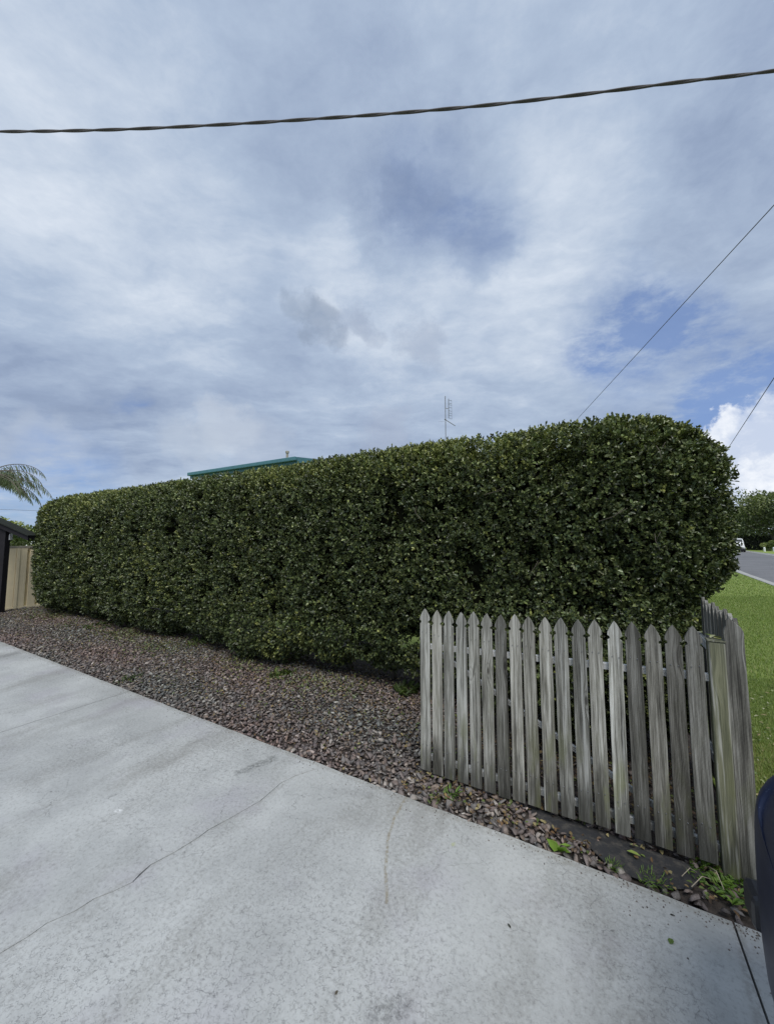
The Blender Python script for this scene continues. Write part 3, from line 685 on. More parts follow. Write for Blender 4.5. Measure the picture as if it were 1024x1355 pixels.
# ------------------------------------------------------------------ PICKET FENCE
FV = 2.49
fence = empty('picket_fence', W(-.34, FV), LA)
tag(fence, 'weathered grey picket fence panel with eighteen pointed pickets in front of the hedge', 'fence')
def picket_mesh(w, h, t, notch=True, seed=0, bow=.0):
    g = random.Random(seed)
    hs = h-.092
    right = [(w/2, 0)]
    for i in range(1, 6): right.append((w/2+g.uniform(-.0012, .0012), hs*i/6))
    right.append((w/2, hs-.012))
    if notch:
        for a in (-70, -30, 10, 50, 80): right.append((w/2-.011*math.cos(R(a))*1.0, hs+.0+.011*math.sin(R(a))+.0))
    right.append((w/2+.001, hs+.015)); right.append((w/2-.001, hs+.030)); right.append((w*.37, hs+.050)); right.append((w*.18, hs+.075))
    poly = right+[(g.uniform(-.003, .003), h)]+[(-x, z) for x, z in right[::-1]]
    bm = bmesh.new()
    a = [bm.verts.new((x+bow*math.sin(z/h*3.1), -t/2, z)) for x, z in poly]; b_ = [bm.verts.new((x+bow*math.sin(z/h*3.1), t/2, z)) for x, z in poly]
    bm.faces.new(a); bm.faces.new(b_[::-1]); kn = len(poly)
    for i in range(kn): bm.faces.new((a[i], b_[i], b_[(i+1) % kn], a[(i+1) % kn]))
    return bm
tops_px = [562, 575, 590, 606, 622, 640, 659, 678, 697, 718, 740, 763, 786, 810, 835, 862, 889, 917]
shade = [1.1, 1.05, 1.0, .98, 1.1, 1.0, .52, 1.02, .85, 1.15, .95, .78, 1.02, 1.4, .55, .88, .52, .80]
sawn = [0, 0, .4, 0, .5, 0, .2, 0, 0, 0, 0, .2, 0, .2, .7, .6, 1, 1]
def u_at(px, v, y=820):
    d_ = ray(px, y); t = v/(d_[0]*Vx+d_[1]*Vy); return (d_[0]*t)*Ux+(d_[1]*t)*Uy
ua_, ub_ = u_at(562, FV-.02, 812), u_at(917, FV-.02, 826)
PU = [ua_+(ub_-ua_)*i/17 for i in range(18)]+[ub_+.09]
for i, px in enumerate(tops_px):
    u = PU[i]+random.uniform(-.003, .003)
    w = .0705+random.uniform(-.002, .003)+(.003 if i > 13 else 0)
    w = min(w, .0715)
    z0 = .012+random.uniform(0, .012)+.014*(i > 10)
    h = 1.115+.045*i/17-z0+random.uniform(-.004, .006)
    bm = picket_mesh(w, h, .018, True, i, random.uniform(-.002, .002))
    o = bm_obj('picket', bm, M_picket, fence, (u+.34, -.02+random.uniform(-.002, .002), z0), 0, bevel=.0015)
    o.rotation_euler = (random.uniform(-.004, .004), R(random.uniform(-.28, .28)), R(random.uniform(-1.5, 1.5)))
    s = shade[i]*random.uniform(.96, 1.04); wr = random.uniform(-.015, .015); o.color = (s*(1+wr), s, s*(1-wr*1.5), sawn[i])
    for zz in (.17, .93):              # nail heads
        for dx in (-.016, .016):
            bmn = bmesh.new()
            bmesh.ops.create_cone(bmn, cap_ends=True, segments=8, radius1=.0028, radius2=.0026, depth=.003, matrix=Matrix.Translation((dx, -.0115, zz+random.uniform(-.006, .006))) @ Matrix.Rotation(R(90), 4, 'X'))
            bm_obj('nail', bmn, M_galv, o)
def rail(u0, u1, z0, z1, h=.035, dv=.012, t=.03, parent=None, name='rail'):
    bm = bmesh.new(); p = [(u0, z0-h/2), (u1, z1-h/2), (u1, z1+h/2), (u0, z0+h/2)]
    a = [bm.verts.new((x, dv-t/2, z)) for x, z in p]; b_ = [bm.verts.new((x, dv+t/2, z)) for x, z in p]
    bm.faces.new(a); bm.faces.new(b_[::-1])
    for i in range(4): bm.faces.new((a[i], b_[i], b_[(i+1) % 4], a[(i+1) % 4]))
    return bm_obj(name, bm, M_rail, parent or fence, bevel=.002)
def zf(px, py, v):                    # height where a sight line meets the fence plane
    d_ = ray(px, py); t = v/(d_[0]*Vx+d_[1]*Vy); return CZ+d_[2]*t, (d_[0]*t)*Ux+(d_[1]*t)*Uy
za, ua = zf(583, 857, FV+.01); zb, ub = zf(908, 893, FV+.01)
sl_ = (zb-za)/(ub-ua)
rail(-1.09+.34, .50+.34, za+(-1.09-ua)*sl_, za+(.50-ua)*sl_)
zc_, uc = zf(600, 1027, FV+.01); zd, ud = zf(896, 1113, FV+.01); s2 = (zd-zc_)/(ud-uc)
rail(-1.09+.34, .50+.34, max(.10, zc_+(-1.09-uc)*s2), max(.10, zc_+(.50-uc)*s2))
ze, ue = zf(583, 866, FV+.035); zg, ug = zf(920, 1105, FV+.035)
o = rail(ue+.34, ug+.34, ze, zg, .032, .040, .02, name='brace')
# corner post with a pale lip
zt, ut = zf(942, 846, FV-.01)
bm = bmesh.new(); pw = .033
for i in range(1):
    box(bm, -pw, pw, -.036, .016, -.05, zt-.008)
post = bm_obj('post', bm, M_post, fence, (ut+.34+.012, .0, 0), 0, bevel=.006); post.color = (1, 1, 1, 0)
bm = bmesh.new(); box(bm, -pw-.003, pw+.003, -.039, .019, zt-.008, zt)
bm_obj('post_cap', bm, M_post, post, bevel=.002)
# ---- side panel running back under the hedge
side = empty('picket_fence', W(ut+.09, FV), LA)
tag(side, 'short side fence of grey pickets turning back under the right end of the hedge', 'fence')
SU = ut+.09
zt2, u2 = zf(976, 818, FV-.02)
bm = picket_mesh(.074, zt2, .02, False, 77, .003)
for v_q in bm.verts:                   # the sawn-off peak leans to one side
    if v_q.co.z > zt2-.08: v_q.co.x = v_q.co.x-.012 if abs(v_q.co.x) < .02 else v_q.co.x
o = bm_obj('end_board', bm, M_picket, side, (u2-SU-.022, -.022, .0), 0, bevel=.002); o.color = (.82, .82, .82, .8)
o['label'] = 'wider end board with a knot'
for i in range(9):
    bm = picket_mesh(.068, 1.17+.01*(i % 3), .018, False, 200+i)
    o = bm_obj('picket', bm, M_picket, side, (.048, .19+i*.088, .02), R(90), bevel=.0015)
    s = random.uniform(.6, .9); o.color = (s, s, s, .3)
for zz in (.2, .9):
    bm = bmesh.new(); box(bm, .008, .036, .14, .99, zz, zz+.05); bm_obj('rail', bm, M_rail, side)
bm = bmesh.new(); box(bm, .062, .124, .93, 1.0, -.05, 1.0); pz = bm_obj('post', bm, M_post, side)

# ------------------------------------------------------------------ CREAM STEEL FENCE at the far left
cf = empty('steel_fence', W(-12.3, 3.4), LA)
tag(cf, 'cream ribbed steel sheet fence at the far left end of the hedge', 'fence')
zc1 = 1.46
bm = bmesh.new(); box(bm, -.02, .025, -2.4, 3.2, zc1-.035, zc1+.02); bm_obj('top_rail', bm, M_creamcap, cf, bevel=.004)
bm = bmesh.new(); box(bm, -.02, .025, -2.4, 3.2, -.05, .02); bm_obj('bottom_rail', bm, M_cream, cf)
for i in range(28):
    v0 = -2.4+i*.2; bm = bmesh.new()
    prs = [(v0+.001, -.035), (v0+.022, -.035), (v0+.030, .022), (v0+.172, .022), (v0+.180, -.035), (v0+.199, -.035)]
    a = [bm.verts.new((y, x, .018)) for x, y in prs]; b_ = [bm.verts.new((y, x, zc1-.03)) for x, y in prs]
    for q in range(5): bm.faces.new((a[q], a[q+1], b_[q+1], b_[q]))
    bm_obj('panel', bm, M_cream, cf)
for v0 in (-2.4, 0.01, 2.41):
    bm = bmesh.new(); box(bm, -.03, .034, v0-.03, v0+.03, -.05, zc1-.036); bm_obj('post', bm, M_cream, cf)

# ------------------------------------------------------------------ LEFT: dark open shelter
sh = empty('shelter', AT(4, 808, 8.5)*1.0)
sh.location.z = 0
tag(sh, 'dark timber garden shelter with a low pitched roof at the left edge', 'shelter')
SX, SY = sh.location.x, 8.5
e0 = AT(46, 712, 8.5); e1 = AT(0, 691.5, 8.5)
slp = (e1.z-e0.z)/(e1.x-e0.x)
ridx = e0.x-2.3; ridz = e0.z+slp*(-2.3)
def L_(x, y, z): return (x-SX, y-SY, z)
def rake(y, th=.12, tk=.04):
    for x0, z0, x1, z1 in ((e0.x, e0.z, ridx, ridz), (ridx, ridz, 2*ridx-e0.x, e0.z)):
        bm = bmesh.new(); p = [(x0, z0-th/2), (x1, z1-th/2), (x1, z1+th/2), (x0, z0+th/2)]
        a = [bm.verts.new(L_(x, y, z)) for x, z in p]; b_ = [bm.verts.new(L_(x, y+tk, z)) for x, z in p]
        bm.faces.new(a); bm.faces.new(b_[::-1])
        for i in range(4): bm.faces.new((a[i], b_[i], b_[(i+1) % 4], a[(i+1) % 4]))
        bm_obj('rafter', bm, M_black, sh)
rake(8.5); rake(8.34)
for x0, z0, x1, z1 in ((e0.x+.04, e0.z+.062-.04*0, ridx, ridz+.075), (ridx, ridz+.075, 2*ridx-e0.x-.04, e0.z+.062)):
    bm = bmesh.new(); nn_c = 24
    ra, rb = [], []
    for i in range(nn_c+1):
        x = x0+(x1-x0)*i/nn_c; z = z0+(z1-z0)*i/nn_c
        ra.append(bm.verts.new(L_(x, 8.3, z+.0))); rb.append(bm.verts.new(L_(x, 8.6, z)))
    for i in range(nn_c): bm.faces.new((ra[i], ra[i+1], rb[i+1], rb[i]))
    o = bm_obj('roof_sheet', bm, M_roofgreen, sh); sm = o.modifiers.new('s', 'SOLIDIFY'); sm.thickness = .02
for px_, yy in ((0, 8.40),):
    for sx_ in (0, 2*(ridx-SX)):
        bm = bmesh.new(); zt_ = e1.z-.13; box(bm, -.18+sx_, .02+sx_, yy-SY, yy-SY+.12, -.05, zt_); bm_obj('post', bm, M_black, sh)
bm = bmesh.new(); p0 = AT(11, 710, 8.5); box(bm, p0.x-SX-.05, p0.x-SX+.05, -.02, .06, p0.z-.08, p0.z+.06); bm_obj('lamp_box', bm, M_white, sh, bevel=.01)

# ------------------------------------------------------------------ trees
def blob_leaves(clumps, per, L, colr, jitter=.35, flat=.8, origin=(0, 0, 0)):
    C = np.array([c[:3] for c in clumps]); Rr = np.array([c[3] for c in clumps])
    i = np.repeat(np.arange(len(C)), per); m = len(i)
    d_ = unit(rng.normal(size=(m, 3))); r = rng.uniform(.35, 1.0, m)**.6
    P_ = C[i]+d_*(r*Rr[i])[:, None]*np.array([1, 1, flat])
    dr = unit(d_+rng.normal(0, .6, (m, 3))); nn = unit(d_*.6+np.array([0, 0, .8])+rng.normal(0, .4, (m, 3)))
    base_c = (np.array(colr)[rng.integers(0, len(colr), len(C))]*rng.uniform(.65, 1.5, (len(C), 1)))[i]*rng.uniform(.7, 1.3, (m, 1))
    ln = rng.uniform(.7, 1.3, m)*L
    return leaves_mesh('crown', P_-np.array(origin), dr, unit(nn-dr*(nn*dr).sum(1, keepdims=True)), ln, ln*.5, base_c)
def tree(name, label, loc, h, r, colr, L=.35, nclump=16, per=260, trunk_lean=.0, cat='tree', trunk_h=.35, tr=.18, group=None, flat=.75):
    t = empty(name, loc); tag(t, label, cat, group)
    bm = bmesh.new(); tp = Vector((trunk_lean*h, 0, h*trunk_h))
    tube(bm, [(0, 0, -.2), tp*.5+Vector((.05, 0, 0)), tp], [tr*1.3, tr, tr*.8], 10); bm_obj('trunk', bm, M_bark, t, smooth=True)
    cl = []
    for i in range(nclump):
        a = random.uniform(0, 6.28); q = random.random()**.5*r*.75; z = h*trunk_h+(h*(1-trunk_h)-r*.3)*random.uniform(.05, 1)
        k_ = 1-.5*abs((z-h*.62)/(h*.45))
        cl.append((tp.x+math.cos(a)*q*k_, math.sin(a)*q*k_, z, r*random.uniform(.25, .42)))
    for c in cl[:6]:
        bm = bmesh.new(); tube(bm, [tp*.9, (tp+Vector(c[:3]))*.5+Vector((0, 0, -.2)), c[:3]], [tr*.5, tr*.3, tr*.12], 6); bm_obj('limb', bm, M_bark, t, smooth=True)
    cr_ = link('crown', blob_leaves(cl, per, L, colr, flat=flat), M_far_leaf, t)
    return t
def palm(label, loc, h, n_f, fl, colr, seed=0, leafw=.035, lean=0, az=None, group=None, dens=46):
    g = np.random.default_rng(seed)
    t = empty('palm_tree', loc); tag(t, label, 'palm tree', group)
    bm = bmesh.new(); tube(bm, [(0, 0, -.2), (lean*.4, 0, h*.5), (lean, 0, h)], [.17, .12, .10], 10); bm_obj('trunk', bm, M_bark, t, smooth=True)
    for i in range(n_f):
        a = (i*2.4+g.uniform(-.3, .3)) if az is None or i >= len(az) else az[i]
        el = R(g.uniform(5, 75)); Lf = fl*g.uniform(.8, 1.1)
        pts = []; p = np.array([lean, 0, h]); e = el
        m = 14
        for s in range(m+1):
            pts.append(p.copy()); st = Lf/m
            p = p+np.array([math.cos(a)*math.cos(e), math.sin(a)*math.cos(e), math.sin(e)])*st; e -= (el+R(80))/m*(.5+1.0*s/m)
        pts = np.array(pts)
        fr = bmesh.new(); tube(fr, [tuple(q) for q in pts], [.022*(1-.85*s/m)+.003 for s in range(m+1)], 5)
        fo_ = bm_obj('frond', fr, M_branch, t, smooth=True)
        tt = np.linspace(.14, 1, dens); ip = np.array([np.interp(tt*m, np.arange(m+1), pts[:, j]) for j in range(3)]).T
        tg = unit(np.gradient(ip, axis=0)); sd = np.cross(tg, [0, 0, 1]); sd = unit(sd)
        B, D, NN, LL = [], [], [], []
        for sg in (-1, 1):
            drop = g.uniform(.5, 1.6, dens)[:, None]
            D.append(unit(sd*sg*.7+tg*.55-np.array([0, 0, 1])*drop)); B.append(ip); NN.append(np.tile([0, 0, 1.], (dens, 1))+g.normal(0, .3, (dens, 3)))
            LL.append(fl*.15*np.sin(np.clip(tt, .08, .97)*math.pi)**.6+.05)
        B, D, NN, LL = map(np.concatenate, (B, D, NN, LL)); NN = unit(NN-D*(NN*D).sum(1, keepdims=True))
        cc_ = np.array(colr)[g.integers(0, len(colr), len(B))]*g.uniform(.7, 1.3, (len(B), 1))
        link('leaflets', leaves_mesh('leaflets', B, D, NN, LL, np.full(len(B), leafw), cc_, .1, .25), M_far_leaf, fo_)
    return t
gdark = [(.085, .11, .045), (.12, .145, .055), (.07, .095, .04), (.15, .17, .07)]
gmid = [(.16, .20, .07), (.20, .24, .09), (.12, .16, .06), (.24, .26, .11)]
def base_at(px, Y): p = AT(px, HOR, Y); p.z = -.05; return p
palm('feathery palm with drooping fronds above the shelter at the left edge', base_at(-34, 13.5), 3.9, 26, 2.2, [(.28, .32, .22), (.36, .38, .29), (.20, .24, .15)], 3, .011, az=[.1, -.2, .5, -.5, .9, .0, .3, -.1, .2], dens=28)
tree('shrub', 'bushy green shrub beside the palm behind the shelter', base_at(-8, 16), 2.9, 1.8, gmid, .16, 14, 260, trunk_h=.25, tr=.06, cat='shrub')
tree('shrub', 'low dark shrub seen under the shelter roof beyond the cream fence', base_at(22, 12), 1.75, 1.0, gdark, .10, 14, 300, trunk_h=.2, tr=.04, cat='shrub')
tree('broadleaf_tree', 'distant rounded green tree between the shelter roof and the hedge', base_at(38, 34), 3.2, 2.6, gmid, .25, 12, 300, trunk_h=.2, tr=.12)

# low wooded rise all round the far distance
bm = bmesh.new(); prev = None
for i in range(181):
    a = 2*math.pi*i/180; hh = 6.5+3*mnoise.noise(Vector((math.cos(a)*3, math.sin(a)*3, 0)))+1.6*mnoise.noise(Vector((math.cos(a)*22, math.sin(a)*22, 3)))
    q = [bm.verts.new((math.cos(a)*rr, math.sin(a)*rr, z)) for rr, z in ((330, -.3), (342, hh*.7), (360, hh), (420, hh*.8))]
    if prev:
        for j in range(3): bm.faces.new((prev[j], q[j], q[j+1], prev[j+1]))
    prev = q
M_wood_far, k, b = mat('far_woodland', None, .95, spec=.1)
gc = k.new('ShaderNodeNewGeometry').outputs['Position']
k.put(b.inputs['Base Color'], k.ramp(k.noise(gc, .16, 6, .7), [(.35, (.035, .052, .026)), (.5, (.065, .09, .042)), (.7, (.11, .13, .065))]))
tag(bm_obj('hills', bm, M_wood_far, smooth=True), kind='structure')
# far right street trees
tree('broadleaf_tree', 'tall dark spreading tree across the street at the right edge', base_at(1030, 66), 11.2, 7.6, gdark, .42, 34, 200, trunk_lean=-.12, trunk_h=.30, tr=.30)
tree('broadleaf_tree', 'olive green tree across the street half hidden by the hedge', base_at(990, 74), 10.6, 5.6, gmid, .4, 24, 260, trunk_h=.25, tr=.25)
tree('broadleaf_tree', 'low bushy tree behind the parked white van', base_at(968, 78), 5.5, 4.0, gdark, .4, 16, 330, trunk_h=.2, tr=.2)
palm('palm with a feathery head rising among the street trees', base_at(1012, 76), 10.6, 20, 3.0, gmid, 9, .10, lean=1.6)
tree('shrub', 'dark clipped shrub row under the street trees', base_at(1004, 68), 3.4, 4.2, [(.016, .022, .012), (.022, .03, .016)], .25, 16, 300, trunk_h=.1, tr=.08, cat='shrub', flat=.6)
tree('shrub', 'bright green bushy shrub at the foot of the dark street tree', base_at(1016, 60), 1.9, 1.1, gmid, .16, 10, 240, trunk_h=.1, tr=.05, cat='shrub')
tree('shrub', 'dark wide bush in the shade beneath the tall street tree', base_at(1032, 70), 3.6, 4.5, [(.03, .042, .02), (.045, .06, .028)], .25, 18, 300, trunk_h=.1, tr=.08, cat='shrub', flat=.6)
tree('broadleaf_tree', 'dark tree further right along the street', base_at(1120, 64), 9, 6.5, gdark, .5, 22, 300, trunk_h=.25, tr=.3)
for px, nm in ((1010.5, 'short white verge post left of the bright shrub'), (1023, 'short white verge post at the right edge')):
    p = base_at(px, 58); t = bmesh.new(); box(t, -.09, .09, -.09, .09, -.05, .62)
    r4 = bmesh.ops.create_cone(t, cap_ends=True, segments=4, radius1=.14, radius2=.01, depth=.10, matrix=Matrix.Translation((0, 0, .67)) @ Matrix.Rotation(R(45), 4, 'Z'))
    tag(bm_obj('verge_post', t, M_white, None, p, bevel=.01), nm, 'post', 'white verge posts')

# ------------------------------------------------------------------ vehicles
def wheel(parent, x, y, r, w):
    bm = bmesh.new()
    bmesh.ops.create_cone(bm, cap_ends=True, segments=28, radius1=r, radius2=r, depth=w, matrix=Matrix.Translation((x, y, r)) @ Matrix.Rotation(R(90), 4, 'X'))
    o = bm_obj('wheel', bm, M_tyre, parent, smooth=False, bevel=.02)
    bm = bmesh.new()
    for s in (-1, 1): bmesh.ops.create_cone(bm, cap_ends=True, segments=20, radius1=r*.62, radius2=r*.5, depth=.02, matrix=Matrix.Translation((x, y+s*(w/2+.008), r)) @ Matrix.Rotation(R(90*s), 4, 'X'))
    bm_obj('rim', bm, M_galv, o)
def vehicle(root, stations, paint, glass_idx):
    """stations: (x, half width, z low, z waist, z roof, half width at roof)"""
    bm = bmesh.new(); rings = []
    for x, w, zl, zw, zr, wr in stations:
        half = [(w*.80, zl), (w*.955, zl+.05), (w*.99, zl+.16), (w, (zl+zw)*.5), (w*.985, zw-.10), (w*.95, zw), (wr+(w*.95-wr)*.45, zw+(zr-zw)*.45), (wr+.01, zr-.07), (wr*.86, zr-.01), (wr*.4, zr)]
        rings.append([bm.verts.new((x, y, z)) for y, z in half]+[bm.verts.new((x, -y, z)) for y, z in half[::-1]])
    kn = len(rings[0])
    for A, B in zip(rings, rings[1:]):
        for q in range(kn): bm.faces.new((A[q], A[(q+1) % kn], B[(q+1) % kn], B[q]))
    bm.faces.new(rings[0]); bm.faces.new(rings[-1][::-1])
    bmesh.ops.recalc_face_normals(bm, faces=bm.faces)
    o = bm_obj('body', bm, paint, root, smooth=True)
    sd = o.modifiers.new('sub', 'SUBSURF'); sd.levels = 2; sd.render_levels = 2
    return o
def side_glass(root, x0, x1, x2, x3, z0, z1, y0, y1):
    for s in (-1, 1):
        bm = bmesh.new(); P4 = [(x0, s*y0, z0), (x1, s*y0, z0), (x2, s*y1, z1), (x3, s*y1, z1)]
        a = [bm.verts.new(q) for q in P4]; b_ = [bm.verts.new((q[0], q[1]-s*.02, q[2])) for q in P4]
        bm.faces.new(a); bm.faces.new(b_[::-1])
        for i in range(4): bm.faces.new((a[i], b_[i], b_[(i+1) % 4], a[(i+1) % 4]))
        bm_obj('side_window', bm, M_glass, root)
# navy car whose rear corner enters the frame at the lower right; local +x runs along the lot's u axis
cp = G(1004, 1150, .55); cuu, cvv = UV(cp)
car = empty('parked_car', W(cuu-.068, cvv-.76), LA)
tag(car, 'dark navy car whose rear corner juts in at the lower right edge', 'car')
st = [(.00, .50, .36, .80, .86, .45), (.03, .66, .32, .84, .90, .55), (.12, .80, .27, .88, 1.00, .60), (.32, .86, .23, .90, 1.25, .62), (.75, .88, .20, .92, 1.44, .62), (1.6, .885, .19, .93, 1.49, .64),
      (2.5, .885, .19, .92, 1.45, .62), (3.0, .88, .20, .90, 1.18, .66), (3.35, .87, .21, .87, .98, .66), (4.0, .83, .24, .78, .86, .58), (4.25, .70, .28, .68, .76, .5), (4.32, .50, .34, .60, .66, .40)]
vehicle(car, st, M_navy, None)
side_glass(car, .62, 2.95, 2.45, .95, .95, 1.34, .868, .725)
for x in (.85, 3.45):
    for s in (-1, 1): wheel(car, x, s*.80, .31, .20)
bm = bmesh.new(); box(bm, -.012, .12, .06, .28, .64, .74); bm_obj('tail_light', bm, M_red, car, bevel=.03)
bm = bmesh.new(); box(bm, -.012, .12, -.28, -.06, .64, .74); bm_obj('tail_light', bm, M_red, car, bevel=.03)
bm = bmesh.new(); box(bm, 4.16, 4.3, .42, .68, .52, .64); bm_obj('headlight', bm, M_clear, car, bevel=.03)
bm = bmesh.new(); box(bm, 4.16, 4.3, -.68, -.42, .52, .64); bm_obj('headlight', bm, M_clear, car, bevel=.03)
bm = bmesh.new(); box(bm, -.02, .01, -.2, .2, .52, .64); bm_obj('number_plate', bm, M_plate, car, bevel=.004)
for s in (-1, 1):
    for x in (1.2, 2.05):
        bm = bmesh.new(); box(bm, x, x+.16, s*.885-.012, s*.885+.012, .80, .83); bm_obj('door_handle', bm, M_navy, car, bevel=.006)
    bm = bmesh.new(); box(bm, 2.55, 2.70, s*.98-.08, s*.98+.08, .93, 1.06); bm_obj('side_mirror', bm, M_plastic, car, bevel=.03)
bm = bmesh.new()
poly = [(.11, .50), (.05, .64), (.09, .77), (.27, .845), (.27, .78), (.14, .60)]
prism(bm, poly, .17, .33); bm_obj('lower_bumper', bm, M_greyplast, car, bevel=.01)
bm = bmesh.new(); box(bm, .042, .13, .74, .85, .36, .465); bm_obj('bumper_block', bm, M_plastic, car, bevel=.02)

van = empty('parked_van', (AT(986, HOR, 60).x-.9, 61, -.11), 0)
van.rotation_euler = (0, 0, R(232))
tag(van, 'small white van parked across the street beyond the right end of the hedge', 'van')
sv = [(.0, .80, .40, 1.0, 1.9, .72), (.05, .86, .34, 1.05, 2.0, .78), (.6, .90, .28, 1.08, 2.12, .80), (2.4, .90, .28, 1.08, 2.14, .80), (3.1, .90, .28, 1.08, 2.05, .78), (3.7, .88, .30, 1.02, 1.35, .76), (4.3, .84, .34, .90, 1.02, .7), (4.45, .7, .40, .8, .9, .6)]
vehicle(van, sv, M_white, None)
side_glass(van, 2.1, 3.5, 3.15, 2.2, 1.12, 1.75, .89, .84)
for x in (.85, 3.6):
    for s in (-1, 1): wheel(van, x, s*.80, .34, .22)
bm = bmesh.new(); P4 = [(3.62, -.70, 1.22), (3.62, .70, 1.22), (3.16, .64, 1.95), (3.16, -.64, 1.95)]
a = [bm.verts.new((q[0]+.10, q[1], q[2]+.03)) for q in P4]; bm.faces.new(a); ws = bm_obj('windscreen', bm, M_glass, van); ws.modifiers.new('s', 'SOLIDIFY').thickness = .02
bm = bmesh.new(); box(bm, 4.34, 4.48, -.78, .78, .36, .62); bm_obj('bumper', bm, M_plastic, van, bevel=.03)
for s in (-1, 1):
    bm = bmesh.new(); box(bm, 4.28, 4.44, s*.62-.13, s*.62+.13, .70, .84); bm_obj('headlight', bm, M_clear, van, bevel=.03)

# ------------------------------------------------------------------ neighbour's house behind the hedge
hs = empty('house', W(-9.1, 9.55), LA)
tag(hs, 'low house with a teal metal roof edge showing above the hedge', 'house')
pL = AT(257, 629, 16.0); EZ = 4.54
uL = UV(pL)[0]+9.1
def hb(name, x0, x1, y0, y1, z0, z1, m, parent=None, bev=0):
    bm = bmesh.new(); box(bm, x0, x1, y0, y1, z0, z1); return bm_obj(name, bm, m, parent or hs, bevel=bev)
hb('wall', uL+.6, -.5, .6, 9.0, -.1, 4.2, M_offwhite)
hb('wall', -.5, 9.5, 4.0, 11.0, -.1, 4.0, M_offwhite)
hb('fascia', uL, .0, -.03, 0, EZ-.26, EZ-.06, M_teal)
hb('gutter', uL-.04, .04, -.15, -.03, EZ-.14, EZ, M_teal, bev=.02)
# rake on the right side, rising gently to the ridge
def quadprism(name, pts, t, m):
    bm = bmesh.new(); a = [bm.verts.new(q) for q in pts]; b_ = [bm.verts.new((q[0], q[1], q[2]-t)) for q in pts]
    bm.faces.new(a); bm.faces.new(b_[::-1])
    for i in range(4): bm.faces.new((a[i], b_[i], b_[(i+1) % 4], a[(i+1) % 4]))
    return bm_obj(name, bm, m, hs)
quadprism('roof', [(uL, -.02, EZ+.0), (0, -.02, EZ+.0), (0, 5, EZ+.62), (uL, 5, EZ+.62)], .05, M_teal)
quadprism('roof', [(uL, 5, EZ+.62), (0, 5, EZ+.62), (0, 10, EZ+.0), (uL, 10, EZ+.0)], .05, M_teal)
quadprism('barge_board', [(0, -.02, EZ-.0), (.03, -.02, EZ-.0), (.03, 5, EZ+.62), (0, 5, EZ+.62)], .2, M_teal)
quadprism('roof', [(.05, 3.6, 4.1), (10, 3.6, 4.1), (10, 7.5, 4.75), (.05, 7.5, 4.75)], .05, M_teal)
quadprism('roof', [(.05, 7.5, 4.75), (10, 7.5, 4.75), (10, 11.4, 4.1), (.05, 11.4, 4.1)], .05, M_teal)
for x0 in (-5.0, -2.6): hb('window', x0, x0+1.4, .58, .62, 1.0, 2.2, M_glass)
fp = AT(380, 606, 13.4); fu, fv = UV(fp)
bm = bmesh.new(); tube(bm, [(fu+9.1, fv-9.55, EZ-.1), (fu+9.1, fv-9.55, AT(380, 599.5, 13.4).z)], .045, 12); tube(bm, [(fu+9.1, fv-9.55, AT(380, 599.5, 13.4).z), (fu+9.1, fv-9.55, AT(380, 597, 13.4).z)], .07, 12)
bm_obj('flue', bm, M_creamcap, hs)
# antenna on the main roof
AY = 17.0; top_ = AT(589, 524, AY); bot = AT(590, 620, AY)
an = empty('antenna', (top_.x, AY, 4.4)); tag(an, 'thin television antenna mast rising above the hedge', 'antenna')
def ap(px, py, dy=0): p = AT(px, py, AY+dy); return (p.x-top_.x, p.y-AY, p.z-4.4)
def tb(name, pts, r, seg=6): bm = bmesh.new(); tube(bm, pts, r, seg); return bm_obj(name, bm, M_galv, an)
tb('mast', [(0, 0, -.1), ap(589, 524)], .02, 8)
tb('boom', [ap(593.4, 527.5), ap(593.6, 553)], .018)
tb('bracket', [ap(589, 540), ap(593.5, 540.5)], .014)
for i, py in enumerate((529.5, 533.5, 535.5, 539, 543.5, 546.5, 549.5, 553.5)): tb('element', [ap(593, py-.6, -.1), ap(597.5+.05*i, py+.8, .25)], .009, 5)
tb('director', [ap(597.2, 529), ap(597.8, 554)], .006, 5)
tb('arm', [ap(589, 555), ap(602.5, 563.5)], .018); tb('element', [ap(580, 558), ap(588, 557.3)], .005, 5)
tb('clamp', [ap(588.2, 554.5), ap(590, 555.5)], .035)
# small white gable beyond the cream fence
wg = empty('shed', AT(44, HOR, 20)); wg.location.z = 0
tag(wg, 'small white gabled shed beyond the cream fence', 'shed')
gz = AT(44, 716.5, 20).z
bm = bmesh.new(); box(bm, -.5, .5, 0, 2, -.1, gz-.45); bm_obj('wall', bm, M_white, wg)
bm = bmesh.new()
a = [bm.verts.new(q) for q in ((-.75, -.1, gz-.52), (.75, -.1, gz-.52), (0, -.1, gz+.0))]; b_ = [bm.verts.new((q.co.x, 2.1, q.co.z)) for q in a]
bm.faces.new(a); bm.faces.new(b_[::-1])
for i in range(3): bm.faces.new((a[i], b_[i], b_[(i+1) % 3], a[(i+1) % 3]))
bm_obj('roof', bm, M_white, wg)

